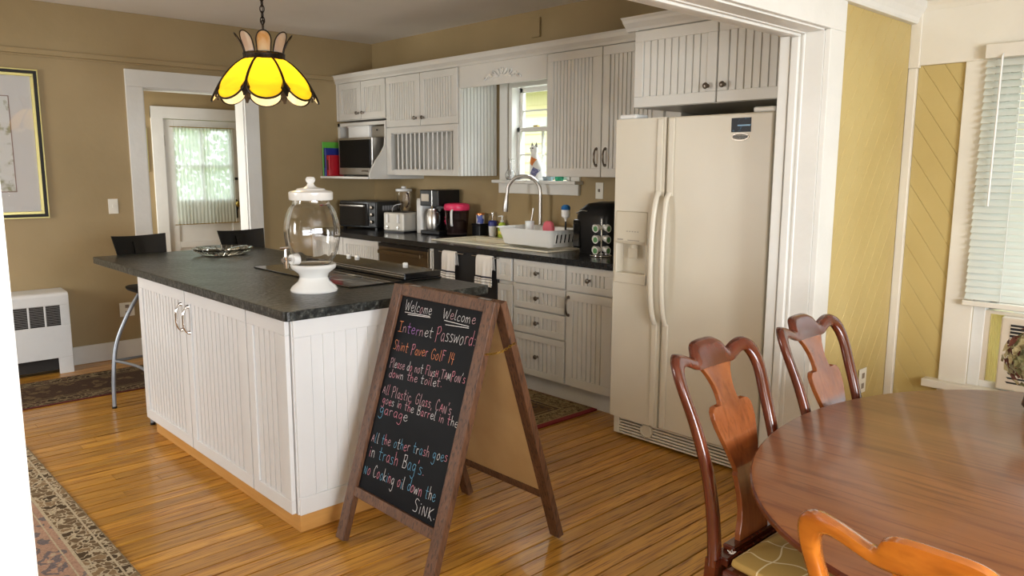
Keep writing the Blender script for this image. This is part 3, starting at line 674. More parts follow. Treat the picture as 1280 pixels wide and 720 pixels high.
# upper right (behind fridge cabinet)
c4 = thing('wall_cabinet', 'tall white two-door wall cabinet between the window and the refrigerator', 'cabinet', (-3.2, YS, 1.44))
carcass(c4, -3.768, -2.69, YF+UB, YS, 1.445, 2.262)
cab_door(c4, 'door', -3.765, -3.28, 1.445, 2.26, YF, pull=(-3.315, 1.52, 1.625), pitch=.032); cab_door(c4, 'door', -3.275, -2.80, 1.445, 2.26, YF, pull=(-3.24, 1.52, 1.625), pitch=.032)
# over fridge
YG = 3.39
c5 = thing('wall_cabinet', 'deep white two-door cabinet above the refrigerator', 'cabinet', (-2.2, YS, 1.82))
carcass(c5, -2.668, -1.70, YG+.02, YS, 1.822, 2.235)
cab_door(c5, 'door', -2.665, -2.160, 1.822, 2.218, YG, knob=(-2.205, 1.905), pitch=.042); cab_door(c5, 'door', -2.155, -1.702, 1.822, 2.218, YG, knob=(-2.112, 1.905), pitch=.042)
cp2 = [(0.02, 2.218), (0, 2.222), (-.008, 2.235), (-.036, 2.258), (-.044, 2.272), (-.06, 2.285), (.02, 2.285)]
MB().prism([(YG+a, z) for a, z in cp2], -2.72, -1.685, 'x').build('crown', 'cab', c5)
MB().prism([(-2.668+a, z) for a, z in cp2], YG-.0, 3.80, 'y').build('crown', 'cab', c5)

# ------------------------------------------------------------------ base cabinets along the sink wall
CT, CTB, YB = .945, .905, 3.55
def base_cab(label, x0, x1):
    c = thing('base_cabinet', label, 'cabinet', ((x0+x1)/2, YS, 0)); 
    MB().box(x0, x1, YB+.02, YS-.006, .12, CTB-.001).build('body', 'cab', c); MB().box(x0, x1, YB+.06, YB+.08, 0, .12).build('toe_kick', 'radwhite', c)
    return c
b1 = base_cab('white base cabinet with one drawer over a tall door, next to the refrigerator', -3.29, -2.90)
cab_door(b1, 'drawer', -3.285, -2.905, .742, .902, YB, knob=(-3.09, .822), rail=.042, pitch=.034)
cab_door(b1, 'door', -3.285, -2.905, .125, .737, YB, pull=(-3.262, .585, .70), pitch=.036)
b2 = base_cab('white base cabinet with a stack of four drawers, left of the refrigerator-side cabinet', -3.775, -3.29)
for z0_, z1_ in ((.745, .902), (.578, .740), (.412, .573), (.125, .407)): cab_door(b2, 'drawer', -3.77, -3.295, z0_, z1_, YB, knob=(-3.535, (z0_+z1_)/2), rail=.042, pitch=.040)
b3 = base_cab('white sink base cabinet with black front behind the hanging towels', -4.70, -3.775)
MB().box(-4.645, -3.93, YB-.004, YB+.02, .28, .903).build('front_panel', 'blackmat', b3, bevel=.002)
cab_door(b3, 'door', -3.93, -3.78, .125, .72, YB, rail=.042, pitch=.036)
o = cab_door(b3, 'drawer', -3.93, -3.78, .745, .90, YB-.012, rail=.035, pitch=.036)
cab_door(b3, 'door', -4.70, -4.645, .125, .90, YB, rail=.018, pitch=.02)
MB().box(-4.645, -3.93, YB, YB+.02, .125, .28).build('lower_panel', 'cab', b3)
for xa, xb_ in ((-4.54, -4.26), (-4.16, -3.90)):
    q = MB(); q.tube([(xa, YB-.035, .892), (xb_, YB-.035, .892)], .004, 8); q.tube([(xa, YB-.035, .892), (xa, YB, .892)], .004, 8); q.tube([(xb_, YB-.035, .892), (xb_, YB, .892)], .004, 8); q.build('towel_bar', 'chrome', b3, smooth=50)
dw = thing('dishwasher', 'stainless dishwasher under the black counter left of the towels', 'dishwasher', (-5.07, YS, 0))
MB().box(-5.39, -4.705, YB+.02, YS-.006, .0, CTB-.001).build('body', 'black', dw)
dm = mat('steel_reflection_brown', (.20, .145, .085), .28, .9)  # stainless steel with a brownish reflection put into its colour
MB().box(-5.38, -4.715, YB-.005, YB+.02, .12, .895).build('door', dm, dw, bevel=.004)
MB().box(-5.38, -4.715, YB-.008, YB-.004, .868, .895).build('control_strip', 'black', dw)
q = MB(); q.bar((-5.34, YB-.04, .83), (-4.76, YB-.04, .83), .018, .03); q.box(-5.33, -5.30, YB-.04, YB-.004, .82, .84); q.box(-4.80, -4.77, YB-.04, YB-.004, .82, .84); q.build('handle', dm, dw, bevel=.004)
b4 = base_cab('white base cabinet seen behind the glass dispenser, left of the dishwasher', -6.498, -5.395)
cab_door(b4, 'door', -5.95, -5.40, .125, .90, YB, rail=.05, pitch=.034, m_='cab'); cab_door(b4, 'door', -6.495, -5.955, .125, .90, YB, rail=.05, pitch=.034)
SX0, SX1, SY0, SY1 = -4.83, -3.56, 3.665, 4.175
ct = MB(); ct.box(XL+.002, SX0+.03, 3.525, YS-.001, CTB, CT); ct.box(SX1-.03, -2.895, 3.525, YS-.001, CTB, CT); ct.box(SX0+.03, SX1-.03, 3.525, SY0+.03, CTB, CT); ct.box(SX0+.03, SX1-.03, SY1-.03, YS-.001, CTB, CT)
tag(ct.build('countertop', 'counter'), 'long glossy black countertop along the window wall', 'countertop')
sk = thing('kitchen_sink', 'cream enamel double sink set in the black counter under the window', 'sink', (-4.2, 3.92, CT))
s = MB(); zt = CT+.010; t_ = .045
s.box(SX0, SX1, SY0, SY0+t_, CT+.0005, zt); s.box(SX0, SX1, SY1-.09, SY1, CT+.0005, zt); s.box(SX0, SX0+t_, SY0+t_, SY1-.09, CT+.0005, zt); s.box(SX1-t_, SX1, SY0+t_, SY1-.09, CT+.0005, zt); s.box(-4.20, -4.15, SY0+t_, SY1-.09, CT-.02, zt)
s.build('rim', 'sink', sk, bevel=.006, seg=3)
for a, c in ((SX0+t_, -4.20), (-4.15, SX1-t_)):
    s = MB(); t2 = .006; y0, y1 = SY0+t_, SY1-.09; zb = CT-.033
    s.box(a, c, y0, y1, zb, zb+t2); s.box(a, a+t2, y0, y1, zb, CT); s.box(c-t2, c, y0, y1, zb, CT); s.box(a, c, y0, y0+t2, zb, CT); s.box(a, c, y1-t2, y1, zb, CT)
    s.build('basin', 'sink', sk)
    MB().lathe([(.04, zb+t2+.0005), (.035, zb+t2+.003), (.001, zb+t2+.003)], 18, ((a+c)/2, (y0+y1)/2, 0)).build('drain', 'chrome', sk)
fx, fy = -4.11, 4.145
fa = thing('faucet', 'tall brushed gooseneck kitchen faucet with pull-down spray head', 'faucet', (fx, fy, CT+.01))
MB().lathe([(.030, zt), (.030, zt+.008), (.022, zt+.02), (.020, zt+.10), (.016, zt+.12)], 20, (fx, fy, 0)).build('base', 'steel', fa, smooth=40)
sdx, sdy = -.225, -.13
def fp(t, z): return (fx+sdx*t, fy+sdy*t, z)
arc = [fp(0, zt+.10), fp(0, 1.20), fp(0, 1.30)]
for i in range(1, 12): a = math.pi*i/12; arc.append(fp(.5-.5*math.cos(a), 1.32+.125*math.sin(a)))
arc += [fp(1, 1.31), fp(1.02, 1.28)]
MB().tube(smoothpath(arc, 3), .0135, 14).build('gooseneck', 'steel', fa, smooth=60)
MB().tube([fp(1.02, 1.285), fp(1.03, 1.26), fp(1.05, 1.20), fp(1.055, 1.175)], [.015, .018, .023, .020], 14).build('spray_head', 'steel', fa, smooth=60)
MB().tube([(fx+.015, fy-.005, zt+.06), (fx+.045, fy-.02, zt+.09), (fx+.055, fy-.02, zt+.15)], [.010, .008, .006], 10).build('lever', 'steel', fa, smooth=60)

# dish rack on the right of the sink
dr = thing('dish_rack', 'white plastic dish drainer tub on the right end of the sink', 'dish rack', (-3.85, 3.93, zt))
rx0, rx1, ry0, ry1 = -4.20, -3.63, 3.76, 4.10; fl_ = .045
def rrect(x0, x1, y0, y1, r, z, n=5):
    P = []
    for cx_, cy_, a0 in ((x1-r, y1-r, 0), (x0+r, y1-r, 90), (x0+r, y0+r, 180), (x1-r, y0+r, 270)):
        for i in range(n+1): a = R(a0+90*i/n); P.append((cx_+r*math.cos(a), cy_+r*math.sin(a), z))
    return P
def loft(rings, cap0=True, cap1=False):
    n = len(rings[0]); vs = [p for r in rings for p in r]; fs = []
    for i in range(len(rings)-1):
        for k in range(n): fs.append((i*n+k, i*n+(k+1) % n, (i+1)*n+(k+1) % n, (i+1)*n+k))
    if cap0: fs.append(tuple(range(n))[::-1])
    if cap1: fs.append(tuple(range((len(rings)-1)*n, len(rings)*n)))
    return vs, fs
rb = MB(); zr = zt+.008; vs, fs = loft([rrect(rx0+fl_, rx1-fl_+.01, ry0+fl_, ry1-fl_, .03, zr), rrect(rx0+.03, rx1-.02, ry0+.03, ry1-.03, .04, zr+.05), rrect(rx0+.01, rx1-.01, ry0+.01, ry1-.01, .05, zr+.112), rrect(rx0-.005, rx1+.005, ry0-.005, ry1+.005, .055, zr+.115), rrect(rx0-.005, rx1+.005, ry0-.005, ry1+.005, .055, zr+.12), rrect(rx0+.015, rx1-.015, ry0+.015, ry1-.015, .045, zr+.116), rrect(rx0+.037, rx1-.027, ry0+.037, ry1-.037, .035, zr+.05), rrect(rx0+fl_+.006, rx1-fl_, ry0+fl_+.006, ry1-fl_-.006, .025, zr+.006)], True, True)
rb.add(vs, fs); rb.build('tub', 'whiteplastic', dr, smooth=50)
q = MB()
for i in range(6):   # arched slots on the end facing the dining room
    yy = ry0+.075+i*.041; A = []
    for j in range(9): a = math.pi*j/8; A.append((rx1-.006+.001, yy-.012*math.cos(a), zr+.085+.012*math.sin(a)))
    P = [(rx1-.016, yy-.012, zr+.03)]+A+[(rx1-.016, yy+.012, zr+.03)]
    q.tube(P, .0035, 6)
q.build('slot_rim', 'whiteplastic', dr, smooth=60)
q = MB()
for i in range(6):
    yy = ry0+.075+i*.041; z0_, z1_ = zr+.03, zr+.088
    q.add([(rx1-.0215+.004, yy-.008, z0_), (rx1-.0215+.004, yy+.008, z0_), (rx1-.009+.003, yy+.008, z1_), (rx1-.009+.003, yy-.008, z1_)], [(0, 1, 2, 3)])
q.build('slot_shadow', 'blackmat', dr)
q = MB()
for xx in (rx0+.08, rx1-.09):
    for yy in (ry0+.08, ry1-.08): q.lathe([(.012, zt), (.014, zr+.002)], 10, (xx, yy, 0))
q.build('feet', 'whiteplastic', dr)
t = thing('utensil_cup', 'small white cup holding a metal utensil at the left rim of the dish drainer', 'cup', (-4.13, 4.03, zr+.005))
MB().lathe([(.028, zr+.065), (.034, zr+.155), (.031, zr+.155), (.026, zr+.07)], 18, (-4.075, 4.0, 0)).build('cup_body', 'whiteplastic', t, smooth=50)
MB().tube([(-4.075, 4.0, zr+.075), (-4.045, 4.01, zr+.25)], [.004, .007], 8).build('utensil', 'steel', t)
sg = MB(); vs, fs = loft([rrect(-3.99, -3.90, 4.05, 4.09, .012, zr+.07), rrect(-3.995, -3.895, 4.045, 4.085, .015, zr+.11), rrect(-3.985, -3.91, 4.05, 4.09, .014, zr+.145), rrect(-3.965, -3.93, 4.06, 4.08, .008, zr+.158)], True, True); sg.add(vs, fs)
tag(sg.build('sponge', 'sponge', smooth=50), 'pink sponge peeking over the back rim of the dish drainer', 'sponge')
t = thing('dish_brush', 'white dish brush with blue bristle tip standing in the dish drainer', 'brush', (-3.77, 4.06, zr+.006))
MB().tube([(-3.77, 4.06, zr+.007), (-3.77, 4.06, zr+.10), (-3.77, 4.06, zr+.17)], [.009, .008, .006], 10).build('grip', 'black', t, smooth=50)
MB().lathe([(.006, zr+.165), (.010, zr+.185), (.030, zr+.20), (.032, zr+.245), (.028, zr+.248)], 18, (-3.77, 4.06, 0)).build('head', 'whiteplastic', t, smooth=50)
MB().lathe([(.030, zr+.247), (.034, zr+.26), (.028, zr+.275), (.012, zr+.283)], 18, (-3.77, 4.06, 0)).build('bristles', mat('blue_bristle', (.01, .12, .35), .8), t, smooth=50)

# towels
def towel(x0, x1, zb, label, y=YB-.041):
    vs = []; fs = []; nx = 28
    prof = [(.036, zb+.18, .7), (.034, .80, .8), (.014, .893, .9), (.006, .8985, .92), (-.002, .895, .94), (-.006, .86, 1), (-.010, .78, 1.0), (-.014, .70, 1.02), (-.016, zb+.06, 1.05), (-.018, zb, 1.06)]
    pr = smoothpath([(a, z, s_) for a, z, s_ in prof], 4)
    for p in pr:
        for i in range(nx+1):
            u = i/nx; xc = (x0+x1)/2; xx = xc+(x0+(x1-x0)*u-xc)*p[2]; dep = min(1, max(0, (.89-p[1])/.15))
            vs.append((xx, y+p[0]+dep*(.006*math.sin(u*9+.5)+.003*math.sin(u*23)), p[1]))
    for j in range(len(pr)-1):
        for i in range(nx): a = j*(nx+1)+i; fs.append((a, a+1, a+nx+2, a+nx+1))
    t = thing('dish_towel', label, 'towel', ((x0+x1)/2, YB-.04, .75), group=None)
    b_ = MB(); b_.add(vs, fs); o = b_.build('cloth', stripe, t, smooth=70)
    sd = o.modifiers.new('solid', 'SOLIDIFY'); sd.thickness = .003
    return t
def stripe_mat():
    m, nt, p = new_mat('striped_towel'); N = nt.nodes; L = nt.links; p.inputs['Roughness'].default_value = .95
    g = N.new('ShaderNodeNewGeometry'); sp = N.new('ShaderNodeSeparateXYZ'); L.new(g.outputs['Position'], sp.inputs[0])
    cr = N.new('ShaderNodeValToRGB'); cr.color_ramp.interpolation = 'CONSTANT'; e = cr.color_ramp.elements
    W = (.78, .75, .70, 1); K = (.03, .03, .05, 1)
    stops = [(0, W), (.715, K), (.722, W), (.735, K), (.740, W), (.748, K), (.758, W)]
    e[0].position = 0; e[0].color = W; e[1].position = .655; e[1].color = W
    for p0, c in stops[1:]: x_ = e.new(p0); x_.color = c
    L.new(sp.outputs[2], cr.inputs[0]); L.new(cr.outputs[0], p.inputs['Base Color']); return m
stripe = stripe_mat()
towel(-4.49, -4.33, .69, 'white dish towel with dark stripes, the left one hanging before the sink')
towel(-4.105, -3.93, .69, 'white dish towel with dark stripes, the right one hanging before the sink')

# ------------------------------------------------------------------ small appliances
def rbox(parent, name, m_, c, size, rz=0, bevel=.006, z=0):
    """box with base centre c, rotated rz about it"""
    ca, sa = math.cos(rz), math.sin(rz)
    b_ = MB(xf=lambda x, y, z_: (c[0]+x*ca-y*sa, c[1]+x*sa+y*ca, c[2]+z_)); w_, d_, h_ = size
    b_.box(-w_/2, w_/2, -d_/2, d_/2, 0, h_); return b_.build(name, m_, parent, bevel=bevel)
oc = (-6.20, 4.00); orz = R(14)
ca, sa = math.cos(orz), math.sin(orz)
def OX(x, y, z): return (oc[0]+x*ca-y*sa, oc[1]+x*sa+y*ca, z)
to = thing('toaster_oven', 'black toaster oven in the counter corner behind the glass dispenser', 'toaster oven', (*oc, CT))
sil = mat('dark_grey_steel', (.10, .105, .11), .35, .8)
ob = MB(OX); ob.box(-.235, .225, -.16, .16, CT+.015, CT+.255); ob.build('body', sil, to, bevel=.01)
ob = MB(OX); ob.box(-.225, .13, -.172, -.16, CT+.03, CT+.235); ob.build('glass_door', 'blackgl', to, bevel=.004)
ob = MB(OX); ob.box(.135, .22, -.168, -.16, CT+.025, CT+.245); ob.build('control_panel', 'black', to, bevel=.003)
for i in range(3): MB(xf=lambda a, b_, c: OX(.178+a, -.168-c, CT+.07+.065*i+b_)).lathe([(.017, 0), (.015, .018), (.002, .02)], 16).build('dial', 'pewter', to, smooth=40)
ob = MB(OX); ob.bar((-.20, -.195, CT+.215), (.10, -.195, CT+.215), .012, .012); ob.box(-.19, -.18, -.195, -.17, CT+.21, CT+.22); ob.box(.08, .09, -.195, -.17, CT+.21, CT+.22); ob.build('handle', 'steel', to)
ob = MB(OX)
for i in range(6): ob.box(.225, .227, -.08+.034*i, -.056+.034*i, CT+.17, CT+.215)
ob.build('vent_slots', mat('vent_grey', (.3, .3, .31), .6), to)
ob = MB(OX)
for a in (-.2, .2):
    for c in (-.13, .13): ob.box(a-.012, a+.012, c-.012, c+.012, CT+.0005, CT+.015)
ob.build('feet', 'black', to)
# toaster
tc_ = (-5.63, 3.98); trz = R(12); tca, tsa = math.cos(trz), math.sin(trz)
def TX(x, y, z): return (tc_[0]+x*tca-y*tsa, tc_[1]+x*tsa+y*tca, CT+z)
ts = thing('toaster', 'silver four-slice toaster with two levers, left of the coffee maker', 'toaster', (*tc_, CT))
MB(TX).box(-.115, .125, -.145, .13, .012, .175).build('body', mat('silver_plastic', (.52, .49, .43), .4, .3), ts, bevel=.016, seg=3)
q = MB(TX); q.box(-.11, .12, -.14, .125, .0005, .012); q.build('foot_base', 'black', ts)
q = MB(TX); q.box(-.085, -.06, -.12, .10, .1745, .1765); q.box(-.045, -.02, -.12, .10, .1745, .1765); q.box(.03, .055, -.12, .10, .1745, .1765); q.box(.07, .095, -.12, .10, .1745, .1765); q.build('bread_slot', 'blackmat', ts)
for xx in (-.06, .065):
    q = MB(TX); q.box(xx-.011, xx+.011, -.158, -.145, .085, .16); q.build('lever', 'whiteplastic', ts, bevel=.004)
    MB(xf=lambda a, b_, c: TX(xx+a, -.146-c, .045+b_)).lathe([(.013, 0), (.012, .010), (.002, .011)], 14).build('dial', 'chrome', ts, smooth=40)
# blender jar behind the toaster
bl = thing('blender', 'clear blender jar with a white lid standing behind the toaster', 'blender', (-5.87, 4.15, CT))
MB().lathe([(.075, .0005), (.075, .02), (.06, .11), (.045, .13)], 20, (-5.87, 4.15, CT)).build('base', 'black', bl, smooth=40)
MB().lathe([(.045, .131), (.060, .20), (.068, .345), (.064, .345), (.056, .20), (.042, .136)], 24, (-5.87, 4.15, CT)).build('jar', 'glass', bl, smooth=50)
MB().lathe([(.074, .346), (.075, .366), (.05, .372), (.022, .374), (.022, .39), (.001, .391)], 24, (-5.87, 4.15, CT)).build('lid', 'whiteplastic', bl, smooth=40)
MB().tube(smoothpath([(-5.80, 4.13, CT+.33), (-5.76, 4.12, CT+.32), (-5.755, 4.12, CT+.24), (-5.81, 4.13, CT+.20)], 4), .008, 8).build('handle', 'glassjug', bl, smooth=60)
q = MB(); q.tube(smoothpath([(-5.86, 4.05, CT+.003), (-5.90, 4.04, CT+.17), (-5.87, 4.05, CT+.22), (-5.80, 4.07, CT+.235)], 5), .003, 6)
tag(q.build('power_cord', 'whiteplastic', smooth=60), 'thin white cord looping up beside the blender', 'cord')
# coffee maker
cc = (-5.25, 4.10); crz = R(8); cca, csa = math.cos(crz), math.sin(crz)
def CX(x, y, z): return (cc[0]+x*cca-y*csa, cc[1]+x*csa+y*cca, CT+z)
cm = thing('coffee_maker', 'tall black drip coffee maker with steel carafe, between toaster and pink-lidded jug', 'coffee maker', (*cc, CT))
q = MB(CX); q.box(-.12, .10, -.14, .12, .0005, .035); q.box(-.12, .10, .01, .12, .035, .24); q.box(-.12, .10, -.14, .12, .24, .375); q.build('body', 'black', cm, bevel=.008)
q = MB(CX); q.box(-.10, -.01, -.143, -.139, .28, .34); q.build('display_panel', 'pewter', cm)
q = MB(CX); q.box(-.008+.03, .0+.03, -.144, -.138, .245, .37); q.build('chrome_strip', 'chrome', cm)
MB(CX).lathe([(.055, .036), (.062, .06), (.062, .17), (.045, .20), (.045, .215)], 22, (-.035, -.07, 0)).build('carafe', 'steel', cm, smooth=40)
MB(CX).tube(smoothpath([(.025, -.08, .19), (.06, -.09, .18), (.062, -.09, .10), (.027, -.08, .07)], 4), .009, 8).build('carafe_handle', 'black', cm, smooth=60)
wj = thing('white_canister', 'tall narrow white water tank at the left side of the coffee maker', 'tank', (-5.44, 4.04, CT))
vs, fs = loft([rrect(-5.47, -5.385, 3.99, 4.11, .02, CT+.0005), rrect(-5.47, -5.40, 3.99, 4.11, .02, CT+.20), rrect(-5.47, -5.375, 3.99, 4.11, .02, CT+.285)], True, True)
b_ = MB(); b_.add(vs, fs); b_.build('tank_body', 'whiteplastic', wj, smooth=50, bevel=.003); MB().box(-5.465, -5.385, 4.0, 4.1, CT+.286, CT+.296).build('lid', 'whiteplastic', wj, bevel=.003)
# pitcher with pink lid
pc = (-5.02, 4.08)
pt = thing('pitcher', 'clear plastic pitcher with a bright pink lid beside the sink', 'pitcher', (*pc, CT))
MB().lathe([(.078, .0005), (.084, .01), (.094, .12), (.102, .215), (.098, .215), (.090, .12), (.078, .012)], 30, (*pc, CT)).build('jug', 'glassjug', pt, smooth=40)
MB().lathe([(.104, .212), (.108, .225), (.108, .245), (.102, .262), (.09, .266), (.085, .26), (.001, .26)], 30, (*pc, CT)).build('lid', 'pink', pt, smooth=40)
MB().lathe([(.085, .014), (.074, .05), (.074, .12), (.06, .13)], 20, (*pc, CT)).build('contents', mat('grey_contents', (.14, .11, .11), .8), pt, smooth=40)
MB().tube(smoothpath([(pc[0]+.05, pc[1]-.085, CT+.22), (pc[0]+.07, pc[1]-.115, CT+.20), (pc[0]+.065, pc[1]-.11, CT+.10), (pc[0]+.045, pc[1]-.088, CT+.09)], 4), .010, 8, flat=.6).build('handle', 'whiteplastic', pt, smooth=60)
q = MB()
for (a, z) in ((200, .18), (215, .15), (190, .13), (208, .10), (222, .12)):
    aa = R(a); c0 = (pc[0]+.0985*math.cos(aa), pc[1]+.0985*math.sin(aa), CT+z)
    q.tube([(c0[0], c0[1], c0[2]-.012), (c0[0], c0[1], c0[2]), (c0[0], c0[1], c0[2]+.012)], [.002, .009, .002], 6)
q.build('painted_petal', 'pink', pt)
# tin, black canister, bottles
t = thing('spice_tin', 'small tin with orange lid and blue label on the black canister', 'tin', (-4.85, 4.19, CT+.105))
MB().lathe([(.034, .1055), (.034, .175)], 20, (-4.85, 4.19, CT)).build('label', mat('tin_label', (.75, .72, .68), .35, c2=(.05, .08, .35), ns=(30, 30, 12), lo=.5, hi=.52), t, smooth=40)
MB().lathe([(.036, .175), (.036, .19), (.033, .192)], 20, (-4.85, 4.19, CT)).build('lid', mat('copper_lid', (.55, .22, .08), .3, .7), t, smooth=40)
t = thing('black_canister', 'black canister under the tin with the orange lid', 'canister', (-4.85, 4.19, CT)); q = MB(); q.box(-4.90, -4.80, 4.14, 4.235, CT+.0005, CT+.09); q.build('canister_body', 'black', t, bevel=.008)
q = MB(); q.box(-4.903, -4.797, 4.137, 4.238, CT+.09, CT+.105); q.build('lid', 'black', t, bevel=.004)
t = thing('soap_pump_bottle', 'clear pump bottle with dark blue band, left of the green soap', 'bottle', (-4.72, 4.21, CT))
MB().lathe([(.022, .0005), (.030, .02), (.034, .09)], 20, (-4.72, 4.21, CT)).build('bottle_body', 'whiteplastic', t, smooth=40)
MB().lathe([(.036, .09), (.036, .125), (.026, .135)], 20, (-4.72, 4.21, CT)).build('blue_band', 'blue', t, smooth=40)
q = MB(); q.tube([(-4.72, 4.21, CT+.135), (-4.72, 4.21, CT+.19)], .006, 8); q.tube([(-4.72, 4.21, CT+.185), (-4.745, 4.19, CT+.18)], .006, 8); q.lathe([(.012, .185), (.012, .20)], 12, (-4.72, 4.21, CT)); q.build('pump', 'chrome', t, smooth=50)
t = thing('dish_soap_bottle', 'green and yellow liquid soap bottle with white pump at the sink', 'bottle', (-4.635, 4.20, CT+.01))
sx_, sy_ = -4.60, 4.205
MB().lathe([(.026, .0005), (.034, .01), (.034, .09), (.028, .115), (.012, .128)], 20, (sx_, sy_, CT)).build('bottle_body', mat('lime_soap', (.45, .62, .08), .25), t, smooth=40)
MB().lathe([(.0347, .03), (.0347, .085)], 20, (sx_, sy_, CT), cap=False).build('label', mat('soap_label', (.80, .72, .10), .4, c2=(.05, .35, .06), ns=(20, 20, 40), lo=.5, hi=.55), t, smooth=40)
q = MB(); q.lathe([(.014, .128), (.014, .142), (.006, .146), (.006, .17), (.010, .172), (.010, .182)], 14, (sx_, sy_, CT)); q.tube([(sx_, sy_, CT+.176), (sx_-.03, sy_-.015, CT+.172)], .005, 8); q.build('pump', 'whiteplastic', t, smooth=40)
# single-serve coffee machine
kc = (-3.36, 4.02)
kg = thing('coffee_pod_machine', 'rounded black single-serve coffee machine beside the refrigerator', 'coffee machine', (*kc, CT))
vs, fs = loft([rrect(kc[0]-.13, kc[0]+.13, kc[1]-.15, kc[1]+.15, .05, CT+.0005), rrect(kc[0]-.145, kc[0]+.145, kc[1]-.16, kc[1]+.16, .06, CT+.10), rrect(kc[0]-.155, kc[0]+.15, kc[1]-.165, kc[1]+.16, .07, CT+.24), rrect(kc[0]-.15, kc[0]+.145, kc[1]-.15, kc[1]+.16, .07, CT+.28), rrect(kc[0]-.11, kc[0]+.12, kc[1]-.10, kc[1]+.14, .06, CT+.325), rrect(kc[0]-.05, kc[0]+.06, kc[1]-.03, kc[1]+.08, .04, CT+.338)], True, True)
b_ = MB(); b_.add(vs, fs); b_.build('body', 'black', kg, smooth=60)
q = MB(); q.box(kc[0]-.152, kc[0]-.085, kc[1]-.168, kc[1]-.14, CT+.03, CT+.22); q.build('water_tank', 'blackgl', kg, bevel=.01)
q = MB(); q.tube(smoothpath([(kc[0]-.135, kc[1]-.145, CT+.262), (kc[0]-.08, kc[1]-.155, CT+.278), (kc[0]-.03, kc[1]-.152, CT+.276)], 5), .010, 8, flat=.5); q.build('lid_handle', 'chrome', kg, smooth=60)
# pod carousel
pd = thing('pod_stand', 'wire stand of green-centred coffee pods in front of the coffee machine', 'pod stand', (-3.24, 3.80, CT))
px_, py_ = -3.215, 3.80
q = MB(); q.tube([(px_+.07*math.cos(a), py_+.07*math.sin(a), CT+.006) for a in [i*math.pi/10 for i in range(20)]], .004, 6, closed=True); q.tube([(px_, py_, CT+.003), (px_, py_, CT+.24)], .005, 8)
for i in range(3): q.tube([(px_-.07+.0, py_, CT+.006), (px_+.07, py_, CT+.006)], .003, 6)
q.build('wire_frame', 'chrome', pd, smooth=60)
for k in range(3):
    for j in range(4):
        a = R(225+j*90-45+20*0); ex, ey = math.cos(a), math.sin(a); zz = CT+.045+.07*k
        fnc = lambda x, y, z, ex=ex, ey=ey, zz=zz: (px_+ex*(.025+z)-ey*x, py_+ey*(.025+z)+ex*x, zz+y-.2*z)
        p_ = MB(fnc).lathe([(.017, 0), (.021, .03), (.024, .032), (.024, .035)], 14).build('pod', 'whiteplastic', pd, smooth=40)
        MB(fnc).lathe([(.018, .0352), (.012, .0358), (.001, .0358)], 14).build('pod_lid', mat('pod_green', (.10, .28, .10), .4) if (k, j) == (0, 0) else bpy.data.materials['pod_green'], p_)

# ------------------------------------------------------------------ window sill things
cx, cy, cz = -4.245, YS-.005, KZ0
ck = thing('cat_figurine', 'white ceramic cat figurine with orange and blue patches on the window sill', 'figurine', (cx, cy, cz))
def ell(cx_, cy_, z, rx, ry, n=20): return [(cx_+rx*math.cos(2*math.pi*i/n), cy_+ry*math.sin(2*math.pi*i/n), z) for i in range(n)]
R_ = [(0, .0005, .052, .050), (0, .012, .060, .056), (0, .05, .062, .056), (-.004, .09, .060, .05), (-.012, .13, .052, .042), (-.022, .16, .042, .034), (-.028, .185, .032, .028), (-.030, .20, .026, .025), (-.031, .215, .028, .028), (-.033, .235, .032, .031), (-.033, .25, .030, .028), (-.032, .262, .020, .018), (-.032, .266, .004, .004)]
vs, fs = loft([ell(cx+a, cy-.002, cz+z, rx, ry) for a, z, rx, ry in R_], True, True)
b_ = MB(); b_.add(vs, fs); b_.build('body', 'ceramic', ck, smooth=70)
for s_ in (-1, 1):
    b_ = MB(); ex = cx-.032+s_*.018; b_.add([(ex-.011, cy-.010, cz+.25), (ex+.011, cy-.010, cz+.25), (ex+.011, cy+.006, cz+.25), (ex-.011, cy+.006, cz+.25), (ex+s_*.008, cy-.002, cz+.292)], [(0, 1, 2, 3), (0, 1, 4), (1, 2, 4), (2, 3, 4), (3, 0, 4)]); b_.build('ear', mat('ear_grey', (.22, .2, .2), .5) if s_ < 0 else bpy.data.materials['ear_grey'], ck)
b_ = MB()
for s_ in (-1, 1): b_.lathe([(.004, 0), (.004, .003), (.001, .004)], 8) if False else b_.tube([(cx-.033+s_*.012, cy-.027, cz+.243), (cx-.033+s_*.012, cy-.033, cz+.243)], .005, 8)
b_.build('eye', 'black', ck)
MB().tube([(cx-.034, cy-.028, cz+.226), (cx-.034, cy-.040, cz+.222)], [.012, .006], 8).build('muzzle', 'ceramic', ck, smooth=60)
def patch(px, pz, s_, ang, m_, nm):
    b_ = MB(); n = 5; vs = []
    def rad(z):
        for i in range(len(R_)-1):
            if R_[i][1] <= z <= R_[i+1][1]:
                t = (z-R_[i][1])/(R_[i+1][1]-R_[i][1]); return [R_[i][j]+(R_[i+1][j]-R_[i][j])*t for j in (0, 2, 3)]
        return (0, .05, .05)
    for j in range(n+1):
        for i in range(n+1):
            u, v = (i/n-.5)*s_, (j/n-.5)*s_; a = px+u*math.cos(ang)-v*math.sin(ang); z = pz+u*math.sin(ang)+v*math.cos(ang)
            o0, rx, ry = rad(z); k_ = max(-.97, min(.97, (a-o0)/rx)); vs.append((cx+a, cy-.002-ry*math.sqrt(1-k_*k_)-.0015, cz+z))
    fs = [(j*(n+1)+i, j*(n+1)+i+1, (j+1)*(n+1)+i+1, (j+1)*(n+1)+i) for j in range(n) for i in range(n)]
    b_.add(vs, fs); b_.build(nm, m_, ck, smooth=80)
patch(-.018, .145, .052, R(-25), mat('orange_patch', (.62, .16, .03), .3, c2=(.75, .3, .08), ns=(80, 80, 80)), 'orange_patch')
